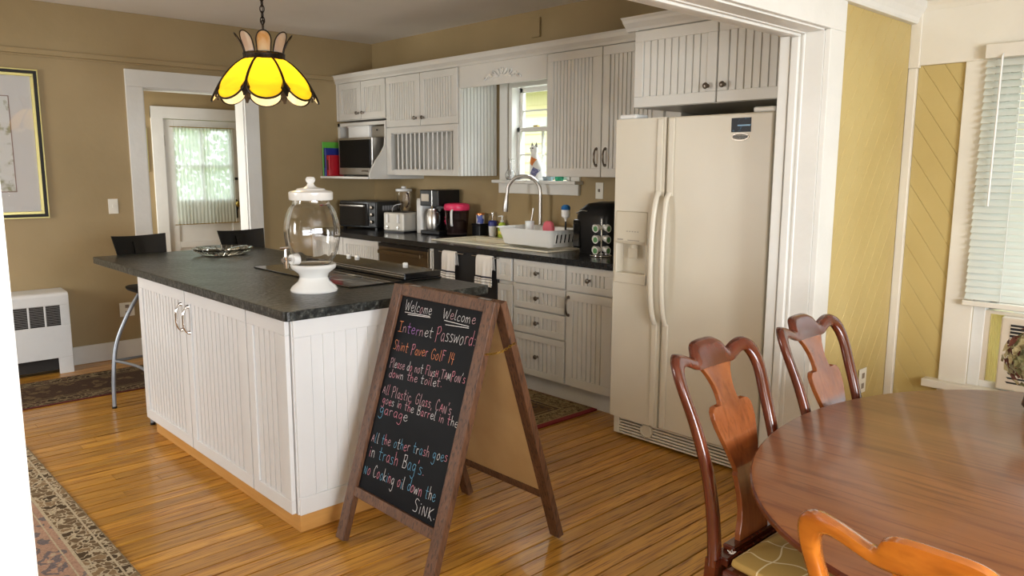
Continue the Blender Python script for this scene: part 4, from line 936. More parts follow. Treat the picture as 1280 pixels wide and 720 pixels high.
patch(.018, .065, .055, R(-28), mat('blue_patch', (.05, .07, .22), .3, c2=(.25, .25, .4), ns=(90, 90, 90)), 'blue_patch')
t = thing('glass_carafe', 'small clear glass jug with a long neck at the left end of the sill', 'jug', (-4.50, YS-.02, KZ0))
MB().lathe([(.028, .0005), (.040, .02), (.042, .045), (.030, .07), (.012, .09), (.010, .15), (.014, .165), (.011, .165), (.008, .15), (.009, .09), (.027, .068), (.038, .045), (.036, .022), (.025, .006)], 22, (-4.52, YS-.03, KZ0)).build('body', 'glass', t, smooth=60)
MB().tube(smoothpath([(-4.52, YS-.032, KZ0+.155), (-4.485, YS-.032, KZ0+.16), (-4.475, YS-.032, KZ0+.12), (-4.485, YS-.035, KZ0+.07)], 4), .004, 7).build('handle', 'glass', t, smooth=60)
t = thing('green_jar', 'small green glass jar at the right end of the sill, under the cabinet', 'jar', (-3.99, YS-.02, KZ0)); MB().lathe([(.03, .0005), (.033, .01), (.033, .05), (.024, .06)], 18, (-3.99, YS-.03, KZ0)).build('jar_body', 'green_glass', t, smooth=40); MB().lathe([(.026, .06), (.026, .07)], 18, (-3.99, YS-.03, KZ0)).build('lid', 'whiteplastic', t, smooth=40)
t = thing('grey_dish', 'low blue-grey dish between the cat figurine and the green jar', 'dish', (-4.1, YS-.03, KZ0)); MB().lathe([(.035, .0005), (.045, .03), (.042, .03), (.03, .006)], 20, (-4.10, YS-.035, KZ0)).build('bowl', mat('slate_glaze', (.25, .32, .36), .3), t, smooth=40)
MB().lathe([(.038, .02), (.001, .022)], 20, (-4.10, YS-.035, KZ0)).build('contents', 'blackmat', t)

# wall plates
def plate_y(x, z, y, label, kind='outlet', w_=.07, h_=.115):
    t = thing('wall_outlet' if kind == 'outlet' else 'light_switch', label, 'outlet' if kind == 'outlet' else 'switch', (x, y, z))
    MB().box(x-w_/2, x+w_/2, y-.006, y, z-h_/2, z+h_/2).build('cover_plate', 'outlet', t, bevel=.002)
    q = MB()
    if kind == 'outlet':
        for dz in (-.025, .025):
            for dx in (-.008, .008): q.box(x+dx-.002, x+dx+.002, y-.0065, y-.005, z+dz-.006, z+dz+.006)
    else: q.box(x-.006, x+.006, y-.014, y-.006, z-.008, z+.012)
    q.build('slots' if kind == 'outlet' else 'toggle', 'blackmat' if kind == 'outlet' else 'pewter', t)
def plate_x(x, y, z, label, kind='outlet', w_=.07, h_=.115, m_='outlet'):
    t = thing('wall_outlet' if kind == 'outlet' else 'light_switch', label, 'outlet' if kind == 'outlet' else 'switch', (x, y, z))
    MB().box(x, x+.006, y-w_/2, y+w_/2, z-h_/2, z+h_/2).build('cover_plate', m_, t, bevel=.002)
    q = MB()
    if kind == 'outlet':
        for dz in (-.025, .025):
            q.box(x+.006, x+.0075, y-.014, y+.014, z+dz-.013, z+dz+.013)
        q.build('receptacle', mat('receptacle_brown', (.25, .2, .15), .5) if 'receptacle_brown' not in bpy.data.materials else bpy.data.materials['receptacle_brown'], t, bevel=.001)
    else: q.box(x+.006, x+.014, y-.005, y+.005, z-.008, z+.012); q.build('toggle', m_, t)
plate_y(-3.62, 1.345, YS, 'white switch plate on the wall above the coffee pod machine', 'switch')
plate_x(XL, 1.865, 1.20, 'white light switch on the tan wall between the picture and the doorway', 'switch', .07, .115)
plate_x(XL, 1.91, .385, 'white double outlet low on the tan wall behind the bar stool', 'outlet', .11, .11)
plate_x(XD+.010, 3.69, .50, 'white outlet low on the golden boarded wall behind the dining chair', 'outlet', .075, .12, 'outlet')
tag(MB().box(-4.31, -4.22, YS-.02, YS, 2.47, 2.61).build('junction_box', 'tan', bevel=.003), 'tan painted junction cover high on the wall above the valance', 'cover')

# ------------------------------------------------------------------ refrigerator
fx0, fx1, fs_, yf = -2.715, -1.805, -2.388, 3.315
fr = thing('refrigerator', 'almond side-by-side refrigerator with ice and water dispenser', 'refrigerator', (-2.26, 3.7, 0))
MB().box(fx0+.005, fx1-.005, yf+.075, 4.20, .03, 1.745).build('body', 'fridge', fr, bevel=.005)
ld = MB(); dx0, dx1, dz0, dz1 = -2.700, -2.49, .885, 1.275
ld.box(fx0, dx0, yf, yf+.065, .12, 1.76); ld.box(dx1, fs_-.004, yf, yf+.065, .12, 1.76); ld.box(dx0, dx1, yf, yf+.065, .12, dz0); ld.box(dx0, dx1, yf, yf+.065, dz1, 1.76); ld.box(dx0, dx1, yf+.055, yf+.065, dz0, dz1)
ldo = ld.build('freezer_door', 'fridge', fr)
MB().box(fs_+.004, fx1, yf, yf+.065, .12, 1.76).build('fresh_food_door', 'fridge', fr, bevel=.008, seg=3)
q = MB(); q.box(fx0, fx0+.001, yf, yf+.06, .12, 1.76)
# dispenser: panel, buttons, recess, tray
q = MB(); q.prism([(yf-.008, 1.10), (yf-.014, 1.115), (yf-.004, 1.27), (yf+.004, 1.275), (yf+.055, 1.275), (yf+.055, 1.095)], dx0+.002, dx1-.002, 'x'); q.build('dispenser_panel', 'fridged', ldo, bevel=.002)
q = MB()
for i in range(6): q.box(dx0+.075+.018*i, dx0+.087+.018*i, yf-.0115, yf-.008, 1.148, 1.153)
for i in range(5): q.box(dx0+.08+.018*i, dx0+.088+.018*i, yf-.0125, yf-.008, 1.165, 1.17)
q.box(dx0+.02, dx0+.06, yf-.0145, yf-.010, 1.118, 1.126); q.box(dx0+.09, dx0+.17, yf-.0145, yf-.010, 1.118, 1.123)
q.build('button', mat('print_grey', (.35, .31, .25), .5), ldo)
q = MB(); q.box(dx0, dx0+.012, yf-.008, yf+.055, dz0, 1.10); q.box(dx1-.006, dx1, yf-.008, yf+.055, dz0, 1.10); q.box(dx0, dx1, yf-.010, yf+.055, dz0, dz0+.055); q.build('dispenser_surround', 'fridge', ldo, bevel=.004)
q = MB(); q.box(dx0+.07, dx0+.13, yf+.02, yf+.03, 1.02, 1.075); q.tube([(dx0+.10, yf+.035, 1.095), (dx0+.10, yf+.03, 1.07)], .022, 12); q.build('paddle', 'fridged', ldo, bevel=.003)
def handle(xc, sgn, par):
    h = MB()
    h.box(xc-.018, xc+.018, yf-.012, yf+.0, 1.36, 1.755); h.build('grip_strip', 'fridge', par, bevel=.006, seg=2)
    MB().box(xc-.018, xc+.018, yf-.012, yf, .125, .70).build('grip_strip', 'fridge', par, bevel=.006, seg=2)
    P = smoothpath([(xc, yf-.010, 1.38), (xc-.003*sgn, yf-.035, 1.33), (xc, yf-.052, 1.20), (xc, yf-.058, 1.03), (xc, yf-.052, .86), (xc, yf-.035, .75), (xc, yf-.010, .69)], 5)
    b_ = MB(); b_.tube(P, .016, 12, flat=.75); b_.build('handle', 'fridge', par, smooth=60)
handle(fs_-.034, -1, ldo); 
rdo = [c for c in fr.children if c.name.startswith('fresh')][0]
handle(fs_+.036, 1, rdo)
MB().box(fs_-.004, fs_+.004, yf+.02, yf+.065, .12, 1.755).build('gasket', 'gasket', fr)
g = MB(); g.box(fx0+.05, fx1-.03, yf+.0555, yf+.07, .015, .115); g.build('base_grille', 'blackmat', fr)
g = MB()
for i in range(6): g.box(fx0+.045, fx1-.03, yf+.032, yf+.055, .014+.017*i, .024+.017*i)
g.box(fx0+.005, fx0+.045, yf+.03, yf+.06, .014, .108)
g.build('grille_slat', 'fridge', fr, bevel=.002)
MB(xf=lambda a, b_, c: (-2.475+a, yf+.032-c, .075+b_)).lathe([(.040, 0), (.040, .014), (.034, .018), (.033, .012), (.001, .012)], 22).build('filter_cap', 'fridged', fr, smooth=40)
for xx in (fx0+.06, fx1-.06):
    q = MB(); q.box(xx-.05, xx+.06, yf+.01, yf+.12, 1.7605, 1.785); q.build('hinge_cover', 'whiteplastic', fr, bevel=.008)
q = MB()
for xx in (fx0+.08, fx1-.08):
    for yy in (yf+.13, 4.1): q.box(xx-.02, xx+.02, yy-.02, yy+.02, 0, .03)
q.build('feet', 'black', fr)
# energy label and oval badge
st = thing('refrigerator_sticker', 'small black and blue sticker at the top right of the refrigerator door', 'sticker', (-1.96, yf, 1.70))
MB().box(-2.018, -1.915, yf-.0013, yf-.0003, 1.672, 1.738).build('sticker_sheet', mat('sticker_print', (.003, .005, .012), .35, c2=(.04, .16, .28), ns=(40, 40, 70), lo=.60, hi=.70, spec=.2), st)
MB().box(-1.985, -1.92, yf-.0018, yf-.0013, 1.700, 1.706).build('stripe', mat('sticker_blue', (.12, .35, .6), .3), st)
q = MB(); q.prism([(-1.968+.045*math.cos(a), 1.650+.018*math.sin(a)) for a in [i*math.pi/12 for i in range(24)]], yf-.004, yf, 'y'); o = q.build('badge', 'pewter', fr)
q = MB(); q.prism([(-1.968+.040*math.cos(a), 1.650+.014*math.sin(a)) for a in [i*math.pi/12 for i in range(24)]], yf-.0048, yf-.004, 'y'); q.build('badge_face', mat('badge_silver', (.25, .24, .22), .5), o)
def text(body, size, loc, rot, parent, m_, ext=.0004, name='lettering', align='CENTER', shear=0):
    cu_ = bpy.data.curves.new(name, 'FONT'); cu_.body = body; cu_.size = size; cu_.extrude = ext; cu_.align_x = align; cu_.align_y = 'CENTER'; cu_.shear = shear
    tmp = bpy.data.objects.new('tmp', cu_); dg = bpy.context.evaluated_depsgraph_get(); me = bpy.data.meshes.new_from_object(tmp.evaluated_get(dg) if False else tmp)
    bpy.data.objects.remove(tmp); me.materials.clear(); me.materials.append(M[m_] if isinstance(m_, str) else m_)
    o = bpy.data.objects.new(name, me); col.objects.link(o)
    if parent: o.parent = parent; loc = Vector(loc)-ORG.get(parent, Vector((0, 0, 0)))
    o.location = loc; o.rotation_euler = rot; ORG[o] = Vector((0, 0, 0)); return o
try: text('Whirlpool', .019, (-1.968, yf-.0052, 1.650), (R(90), 0, 0), o, 'black', shear=.2)
except Exception as ex: print('text', ex)

# ------------------------------------------------------------------ island
IY, IX0, IX1, IYB = 1.40, -4.545, -2.785, 2.33
isl = thing('kitchen_island', 'white beadboard kitchen island standing on an orange wood plinth', 'island', (-3.67, 1.9, 0))
MB().box(IX0, IX1-.012, IY+.022, IYB, .082, .905).build('body', 'isl', isl, bevel=.002)
MB().box(IX0+.05, IX1-.02, IY+.034, IYB-.03, 0, .082).build('plinth', 'kick', isl, bevel=.002)
cab_door(isl, 'door', IX0, -3.862, .085, .900, IY, 'isl', .058, pull=(-3.905, .695, .825), pitch=.042, km='chrome')
cab_door(isl, 'door', -3.857, -3.168, .085, .900, IY, 'isl', .058, pull=(-3.812, .695, .825), pitch=.048, km='chrome')
cab_door(isl, 'door', -3.163, IX1-.022, .085, .900, IY, 'isl', .058, pitch=.045)
# end panel facing the dining room: same construction turned a quarter
def rotx(xf_x, y0): return lambda a, b_, c: (xf_x-b_, a, c)
ex_ = rotx(IX1, 0)
e = MB(ex_); a0, a1 = IY+.026, IYB; rl = .075
e.box(a0, a1, 0, .018, .905-rl, .905); e.box(a0, a1, 0, .018, .082, .082+rl); e.box(a0, a0+rl, 0, .018, .082+rl, .905-rl); e.box(a1-rl, a1, 0, .018, .082+rl, .905-rl)
eo = e.build('end_panel', 'isl', isl, bevel=.0025)
bead_panel(a0+rl, a1-rl, .082+rl, .905-rl, .008, pitch=.055, xf=ex_).build('bead_panel', 'isl', eo)
q = MB(); vs, fs = loft([rrect(-5.305, -2.755, 1.378, 2.44, .02, .905, 3), rrect(-5.305, -2.755, 1.378, 2.44, .02, .945, 3)], True, True)
q.add(vs, fs); tag(q.build('island_countertop', 'granite', bevel=.004, seg=2), 'dark speckled stone slab on the island, overhanging as a bar', 'countertop')
# cooktop
ck_ = thing('cooktop', 'black glass cooktop with raised vent set into the island slab', 'cooktop', (-3.6, 2.15, .945))
q = MB(); q.box(-4.12, -3.115, 1.885, 2.43, .9455, .953); q.build('glass_top', 'blackgl', ck_, bevel=.003)
q = MB(); q.box(-4.115, -3.12, 2.20, 2.425, .9535, .985); q.build('grill_section', 'blackgl', ck_, bevel=.004)
q = MB(); q.box(-3.95, -3.118, 2.192, 2.199, .970, .975); q.box(-3.95, -3.118, 2.192, 2.199, .9815, .984); q.build('trim_strip', 'steel', ck_)
for yy in (2.0,):
    for xx, r_ in ((-3.40, .09), (-3.85, .075)):
        MB().tube([(xx+r_*math.cos(a), yy+.04+r_*math.sin(a)*.9, .9535) for a in [i*math.pi/14 for i in range(28)]], .0009, 4, closed=True).build('burner_ring', 'greymetal', ck_)
for i, xx in enumerate((-3.97, -3.88, -3.40)):
    MB().lathe([(.014, .9855), (.014, .996), (.010, .999), (.001, .999)], 16, (xx, 2.405, 0)).build('knob', 'whiteplastic', ck_, smooth=40)
# relish dish
rd = thing('relish_dish', 'round divided cut-glass relish dish on the bar end of the island', 'dish', (-4.90, 2.03, .945))
cgm = glass('cut_glass', (.97, .97, .95), .03, 1.5)
rc = (-4.90, 2.04)
MB().lathe([(.10, .0005), (.13, .005), (.168, .030), (.188, .044), (.182, .046), (.162, .035), (.125, .011), (.02, .011)], 64, (*rc, .945), ribs=16, ra=.006).build('bowl', cgm, rd, smooth=25)
q = MB()
for i in range(5):
    a = 2*math.pi*i/5+.3; q.bar((rc[0]+.045*math.cos(a), rc[1]+.045*math.sin(a), .970), (rc[0]+.165*math.cos(a), rc[1]+.165*math.sin(a), .985), .007, .026)
q.tube([(rc[0]+.045*math.cos(a), rc[1]+.045*math.sin(a), .966) for a in [i*math.pi/10 for i in range(20)]], .007, 6, closed=True)
q.build('divider', cgm, rd)
q = MB()
for i in range(32):
    a = 2*math.pi*i/32; q.tube([(rc[0]+.12*math.cos(a), rc[1]+.12*math.sin(a), .9495), (rc[0]+.176*math.cos(a+.06), rc[1]+.176*math.sin(a+.06), .980)], [.003, .005], 5)
q.build('cut_rib', cgm, rd)
# beverage dispenser
dc = (-3.165, 1.732)
bd = thing('beverage_dispenser', 'clear ribbed glass drink dispenser on a white ceramic pedestal, on the island', 'beverage dispenser', (*dc, .945))
MB().lathe([(.001, .0005), (.104, .0005), (.106, .008), (.098, .022), (.070, .045), (.062, .065), (.068, .082), (.098, .105), (.102, .115), (.102, .124), (.094, .126), (.088, .118), (.001, .116)], 40, (*dc, .945), cap=False).build('pedestal', 'ceramic', bd, smooth=40)
gp = [(.062, .1185), (.072, .1215), (.086, .134), (.108, .18), (.121, .24), (.122, .29), (.112, .34), (.096, .378), (.082, .393), (.080, .412)]
gi = [(r-.0035, z) for r, z in gp[::-1]]; gi[-1] = (.058, .1235); gi[-2] = (.070, .1255)
prof = [tuple(v[:2]) for v in smoothpath([(a, b_, 0) for a, b_ in gp], 3)]+[tuple(v[:2]) for v in smoothpath([(a, b_, 0) for a, b_ in gi], 3)]
MB().lathe([(.001, .1185)]+prof+[(.001, .1235)], 96, (*dc, .945), ribs=12, ra=.010, cap=False).build('glass_jar', 'glass', bd, smooth=50)
MB().lathe([(.001, .4125), (.094, .4125), (.097, .418), (.097, .446), (.090, .452), (.066, .456), (.060, .463), (.030, .468), (.018, .476), (.014, .486), (.021, .496), (.022, .505), (.016, .514), (.001, .516)], 40, (*dc, .945), cap=False).build('lid', 'ceramic', bd, smooth=35)
# spigot points toward the camera's left
sa_ = R(283); sx, sy = math.cos(sa_), math.sin(sa_)
def SP(r_, z, t=0): return (dc[0]+sx*r_-sy*t, dc[1]+sy*r_+sx*t, .945+z)
MB().tube([SP(.092, .155), SP(.125, .155)], [.026, .022], 16).build('spigot_washer', 'ceramic', bd, smooth=40)
sgm = MB(); sgm.tube([SP(.12, .155), SP(.172, .155)], .010, 12); sgm.tube([SP(.155, .17), SP(.155, .12)], [.013, .010], 12); sgm.tube([SP(.155, .17), SP(.155, .20), SP(.15, .212)], [.007, .005, .006], 8); sgm.tube([SP(.155, .205, -.03), SP(.155, .212, .03)], .006, 8)
sgm.build('spigot', 'chrome', bd, smooth=50)

# ------------------------------------------------------------------ bar stools
def make_stool(label):
    t = thing('bar_stool', label, 'bar stool', (0, 0, 0), 0, 'bar stools at the island overhang')
    sh = .735
    rings = []
    for (dz, s_) in ((-.018, .90), (-.012, .98), (0, 1.0), (.004, .97)):
        P = rrect(-.19*s_, .20*s_, -.20*s_, .20*s_, .10*s_, 0, 5); rings.append([(a, b_, sh+dz+.018*(b_/.2)**2*.6+.02*max(0, -a/.19)) for a, b_, _ in P])
    b_ = MB(); vs, fs = loft(rings, True, True); b_.add(vs, fs); b_.build('seat', 'blackwood', t, smooth=60, local=True)
    # curved plywood backrest, leaning back
    vs = []; fs = []; n = 16; rows = 6
    for side in (0, 1):
        for j in range(rows+1):
            tt = j/rows; z = .90+.155*tt; wd = .155+.022*tt
            for i in range(n+1):
                u = i/n*2-1; xx = -.30-.045*tt+.045*u*u-(.010 if side else 0); vs.append((xx, wd*u, z+.010*u*u*tt))
    m_ = (n+1)*(rows+1)
    for j in range(rows):
        for i in range(n): a = j*(n+1)+i; fs.append((a, a+1, a+n+2, a+n+1)); fs.append((m_+a+n+1, m_+a+n+2, m_+a+1, m_+a))
    for i in range(n): fs.append((i, m_+i, m_+i+1, i+1)); a = rows*(n+1)+i; fs.append((a, a+1, m_+a+1, m_+a))
    for j in range(rows): a = j*(n+1); fs.append((a, a+n+1, m_+a+n+1, m_+a)); a += n; fs.append((a, m_+a, m_+a+n+1, a+n+1))
    b_ = MB(); b_.add(vs, fs); b_.build('backrest', 'blackwood', t, smooth=60, local=True)
    P = smoothpath([(-.10, 0, sh-.022), (-.19, 0, sh+.0), (-.235, 0, sh+.06), (-.285, 0, .90), (-.325, 0, 1.02)], 6)
    b_ = MB(); 
    for i in range(len(P)-1): 
        w0 = .055+.02*abs(i/len(P)-.4); b_.bar(P[i], P[i+1], w0, .012, (1, 0, 0))
    b_.build('back_post', 'blackwood', t, local=True)
    for sx_, sy_ in ((1, 1), (1, -1), (-1, 1), (-1, -1)):
        fo = .115; P = smoothpath([(sx_*.115, sy_*.11, sh-.022), (sx_*.145+.02, sy_*.19, sh-.15), (sx_*.215+.07, sy_*.265, .40), (sx_*.235+.10, sy_*.30, .20), (sx_*.245+fo, sy_*.31, .012)], 6)
        l = MB().tube(P, .0125, 12).build('leg', 'greymetal', t, smooth=60, local=True)
        MB().tube([(sx_*.245+fo, sy_*.31, .0), (sx_*.245+fo, sy_*.31, .014)], .015, 12).build('foot_cap', 'black', l, local=True)
    ring = []
    r_ = .205
    for a_, c_ in ((1, 1), (-1, 1), (-1, -1), (1, -1)): ring.append((a_*.222+.083, c_*.283, .30))
    ring2 = []
    for i in range(4):
        A, B = Vector(ring[i]), Vector(ring[(i+1) % 4])
        for k in range(8): t_ = k/8; p = A.lerp(B, t_); q_ = math.sin(math.pi*t_)*.03; p.x = .083+(p.x-.083)*(1-q_/.2*.6); p.y *= (1-q_/.2*.6); ring2.append(p)
    MB().tube(ring2, .009, 10, closed=True).build('footrest', 'greymetal', t, smooth=60, local=True)
    return t
st1 = make_stool('black bar stool with grey metal legs at the near corner of the island overhang')
st1.location = (-5.05, 1.72, 0); st1.rotation_euler = (0, 0, R(8))
dup(st1, (-5.04, 2.39, 0), R(5), 'black bar stool behind the island beside the relish dish, mostly hidden')

# ------------------------------------------------------------------ radiator cover, picture
rc_ = thing('radiator_cover', 'white enamelled metal radiator cover against the tan wall', 'radiator', (-6.42, .6, 0))
RX, RY0, RY1, RZ = -6.285, -.35, 1.455, .60
b_ = MB()
# front with the low opening
b_.box(RX-.012, RX, RY0, RY1, .12, RZ-.11-.13+.0); b_.box(RX-.012, RX, RY0, RY1, RZ-.09, RZ-.02); b_.box(RX-.012, RX, RY1-.06, RY1, RZ-.24, RZ-.09); b_.box(RX-.012, RX, RY0, RY0+.05, RZ-.24, RZ-.09)
b_.box(RX-.012, RX, RY1-.095, RY1, 0, .12); b_.box(RX-.012, RX, RY0, RY0+.095, 0, .12)
b_.box(XL+.02, RX-.012, RY1-.012, RY1, 0, RZ-.01); b_.box(XL+.02, RX-.012, RY0, RY0+.012, 0, RZ-.01)
b_.prism([(XL+.02, RZ-.015), (XL+.02, RZ+.01), (RX-.03, RZ+.002), (RX-.008, RZ-.006), (RX, RZ-.022), (RX-.012, RZ-.022), (RX-.03, RZ-.015)], RY0, RY1, 'y')
for i in range(16):
    yy = RY1-.06-.104*(i+1)-.0; 
    if yy > RY0+.05: b_.box(RX-.012, RX, yy, yy+.012, RZ-.24, RZ-.09)
b_.build('casing', 'radwhite', rc_, bevel=.003)
g = MB()
for i in range(12): z_ = RZ-.232+.0122*i; g.prism([(RX-.018, z_), (RX-.004, z_+.004), (RX-.004, z_+.0065), (RX-.018, z_+.003)], RY0+.05, RY1-.06, 'y')
g.build('grille', mat('grille_grey', (.30, .29, .27), .5), rc_)
MB().box(XL+.03, RX-.03, RY0+.03, RY1-.03, .03, RZ-.03).build('core', 'gasket', rc_)
MB().tube([(RX-.08, RY0+.1, .06), (RX-.08, RY1-.1, .06)], .014, 10).build('heating_pipe', mat('copper', (.4, .14, .06), .4, .8), rc_, smooth=60)
pf = thing('framed_picture', 'large floral picture in a black and gold frame on the tan wall', 'picture', (XL, 1.0, 1.65))
PY0, PY1, PZ0, PZ1 = .55, 1.425, 1.13, 2.185
def ringframe(y0, y1, z0, z1, w_, x0, x1, name, m_):
    q = MB(); q.box(x0, x1, y0, y1, z1-w_, z1); q.box(x0, x1, y0, y1, z0, z0+w_); q.box(x0, x1, y0, y0+w_, z0+w_, z1-w_); q.box(x0, x1, y1-w_, y1, z0+w_, z1-w_); return q.build(name, m_, pf, bevel=.002)
X_ = XL
ringframe(PY0, PY1, PZ0, PZ1, .010, X_+.002, X_+.022, 'frame', 'goldleaf'); 
ringframe(PY0+.010, PY1-.010, PZ0+.010, PZ1-.010, .020, X_+.002, X_+.028, 'frame_band', 'blackmat')
ringframe(PY0+.030, PY1-.030, PZ0+.030, PZ1-.030, .020, X_+.002, X_+.020, 'frame_lip', 'goldleaf')
MB().box(X_+.002, X_+.008, PY0+.05, PY1-.05, PZ0+.05, PZ1-.05).build('mat_board', mat('grey_mat_board', (.56, .55, .54), .7), pf)
ringframe(PY0+.19, PY1-.19, PZ0+.19, PZ1-.19, .006, X_+.008, X_+.0095, 'mat_line', mat('mat_line_brown', (.25, .16, .14), .7))
MB().box(X_+.008, X_+.009, PY0+.196, PY1-.196, PZ0+.196, PZ1-.196).build('print', mat('floral_print', (.60, .60, .58), .7, c2=(.30, .30, .20), ns=(14, 14, 14), lo=.52, hi=.64), pf)
MB().box(X_+.0155, X_+.0175, PY0+.05, PY1-.05, PZ0+.05, PZ1-.05).build('glazing', 'pane', pf)

# ------------------------------------------------------------------ rugs
def rug(name, label, x0, x1, y0, y1, m_, edge_m, t=.010):
    th_ = thing(name, label, 'rug', ((x0+x1)/2, (y0+y1)/2, 0)); ox, oy = (x0+x1)/2, (y0+y1)/2
    vs, fs = loft([rrect(x0, x1, y0, y1, .01, .0012), rrect(x0, x1, y0, y1, .01, t-.002), rrect(x0+.003, x1-.003, y0+.003, y1-.003, .01, t)], True, True)
    b_ = MB(); b_.add(vs, fs); b_.build('pile', m_, th_)
    b_ = MB(); b_.tube(rrect(x0, x1, y0, y1, .01, t*.5+.001), t*.45, 6, closed=True); b_.build('binding', edge_m, th_)
x0, x1, y0, y1 = -4.79, -1.95, -1.0, .825
rug('area_rug', 'large faded salmon and brown oriental rug at the lower left', x0, x1, y0, y1, rug_mat('salmon_rug', (.37, .23, .16), (.11, .11, .13), (.15, .10, .055), (.46, .38, .26), x0-(x0+x1)/2, x1-(x0+x1)/2, y0-(y0+y1)/2, y1-(y0+y1)/2, .135, .012, 12), mat('rug_binding_brown', (.2, .14, .07), .9))
x0, x1, y0, y1 = -6.12, -5.47, -.6, 3.2
rug('hall_runner', 'dark brown patterned runner along the tan wall before the radiator', x0, x1, y0, y1, rug_mat('dark_runner', (.06, .035, .022), (.15, .10, .05), (.055, .03, .02), (.20, .15, .08), x0-(x0+x1)/2, x1-(x0+x1)/2, y0-(y0+y1)/2, y1-(y0+y1)/2, .12, .02, 11), mat('rug_binding_maroon', (.10, .012, .012), .9))
x0, x1, y0, y1 = -4.75, -3.05, 2.80, 3.60
rug('kitchen_runner', 'small brown patterned runner with red edge before the sink cabinets', x0, x1, y0, y1, rug_mat('brown_runner', (.11, .068, .033), (.03, .025, .04), (.15, .10, .05), (.30, .23, .12), x0-(x0+x1)/2, x1-(x0+x1)/2, y0-(y0+y1)/2, y1-(y0+y1)/2, .16, .02, 17), mat('rug_binding_red', (.20, .01, .015), .9), .009)
for xa_, xb_ in ((-3.085, -3.053), (-4.747, -4.715)): MB().box(xa_, xb_, 2.805, 3.595, .0085, .0105).build('end_band', bpy.data.materials['rug_binding_red'], bpy.data.objects['kitchen_runner'])
bpy.data.objects['kitchen_runner']

# ------------------------------------------------------------------ A-frame chalkboard
TOPZ, YA = 1.02, 1.85; FY, BY = 1.535, 2.175; SX0_, SX1_ = -2.655, -2.03
LEN = math.hypot(TOPZ, YA-FY)
sgn_ = thing('chalkboard_sign', 'wooden A-frame chalkboard with handwritten house rules, before the island', 'sign', ((SX0_+SX1_)/2, YA, 0))
def BF(u, v, w_):   # u across, v down the slope, w toward the viewer
    dy, dz = (FY-YA)/LEN, -TOPZ/LEN; ny, nz = dz, -dy
    return (-2.62+u, YA+dy*v+ny*w_, TOPZ+dz*v+nz*w_)
def BK(u, v, w_):
    L2 = math.hypot(TOPZ, BY-YA); dy, dz = (BY-YA)/L2, -TOPZ/L2; ny, nz = -dz, dy
    return (-2.62+u, YA+dy*v+ny*w_, TOPZ+dz*v+nz*w_)
for fn, lab, pm, ww in ((BF, 'front', 'board', 1), (BK, 'rear', 'masonite', 1)):
    for (ua, ub) in ((-.035, .020), (.537, .590)):
        MB(lambda a, b_, c: fn(a, c, b_)).box(ua, ub, -.0, .030, .0 if lab == 'front' else .004, LEN-.004).build('leg', 'rustic', sgn_, bevel=.003)
    MB(lambda a, b_, c: fn(a, c, b_)).box(.020, .537, .0, .028, -.002 if lab == 'front' else .004, .044).build('top_rail', 'rustic', sgn_, bevel=.003)
    MB(lambda a, b_, c: fn(a, c, b_)).box(.020, .537, .0, .028, .838, .878).build('bottom_rail', 'rustic', sgn_, bevel=.003)
    pn = MB(lambda a, b_, c: fn(a, c, b_)).box(.018, .539, .008, .014, .040, .842).build('panel', ['board' if lab == 'front' else 'masonite'], sgn_)
    if lab == 'front': board = pn
    MB(lambda a, b_, c: fn(a, c, b_)).box(.018, .539, .002, .0075, .040, .842).build('panel_back', 'masonite', sgn_)
def chain(P, r_, rr, parent, m_, name='chain', pitch=None):
    P = [Vector(p) for p in P]; L_ = 0; segs = []
    tot = sum((P[i+1]-P[i]).length for i in range(len(P)-1)); pitch = pitch or r_*1.5; n = int(tot/pitch); q = MB()
    for k in range(n+1):
        d_ = k*pitch; i = 0
        while i < len(P)-2 and d_ > (P[i+1]-P[i]).length: d_ -= (P[i+1]-P[i]).length; i += 1
        t = (P[i+1]-P[i]).normalized(); c = P[i]+t*d_; a = t.orthogonal().normalized(); b_ = t.cross(a)
        if k % 2: a, b_ = b_, a
        q.tube([c+t*math.cos(x)*r_+a*math.sin(x)*r_*.6 for x in [j*math.pi/5 for j in range(10)]], rr, 5, closed=True)
    return q.build(name, m_, parent, smooth=60)
p0, p1 = Vector(BF(.592, .19, .015)), Vector(BK(.592, .17, .015))
chain(smoothpath([p0, (p0+p1)/2+Vector((0, 0, -.012)), p1], 6), .007, .0016, sgn_, 'brass')
for u_ in (.06, .49): MB().box(-2.62+u_-.03, -2.62+u_+.03, YA-.02, YA+.02, TOPZ+.000, TOPZ+.003).build('hinge', 'steel', sgn_)

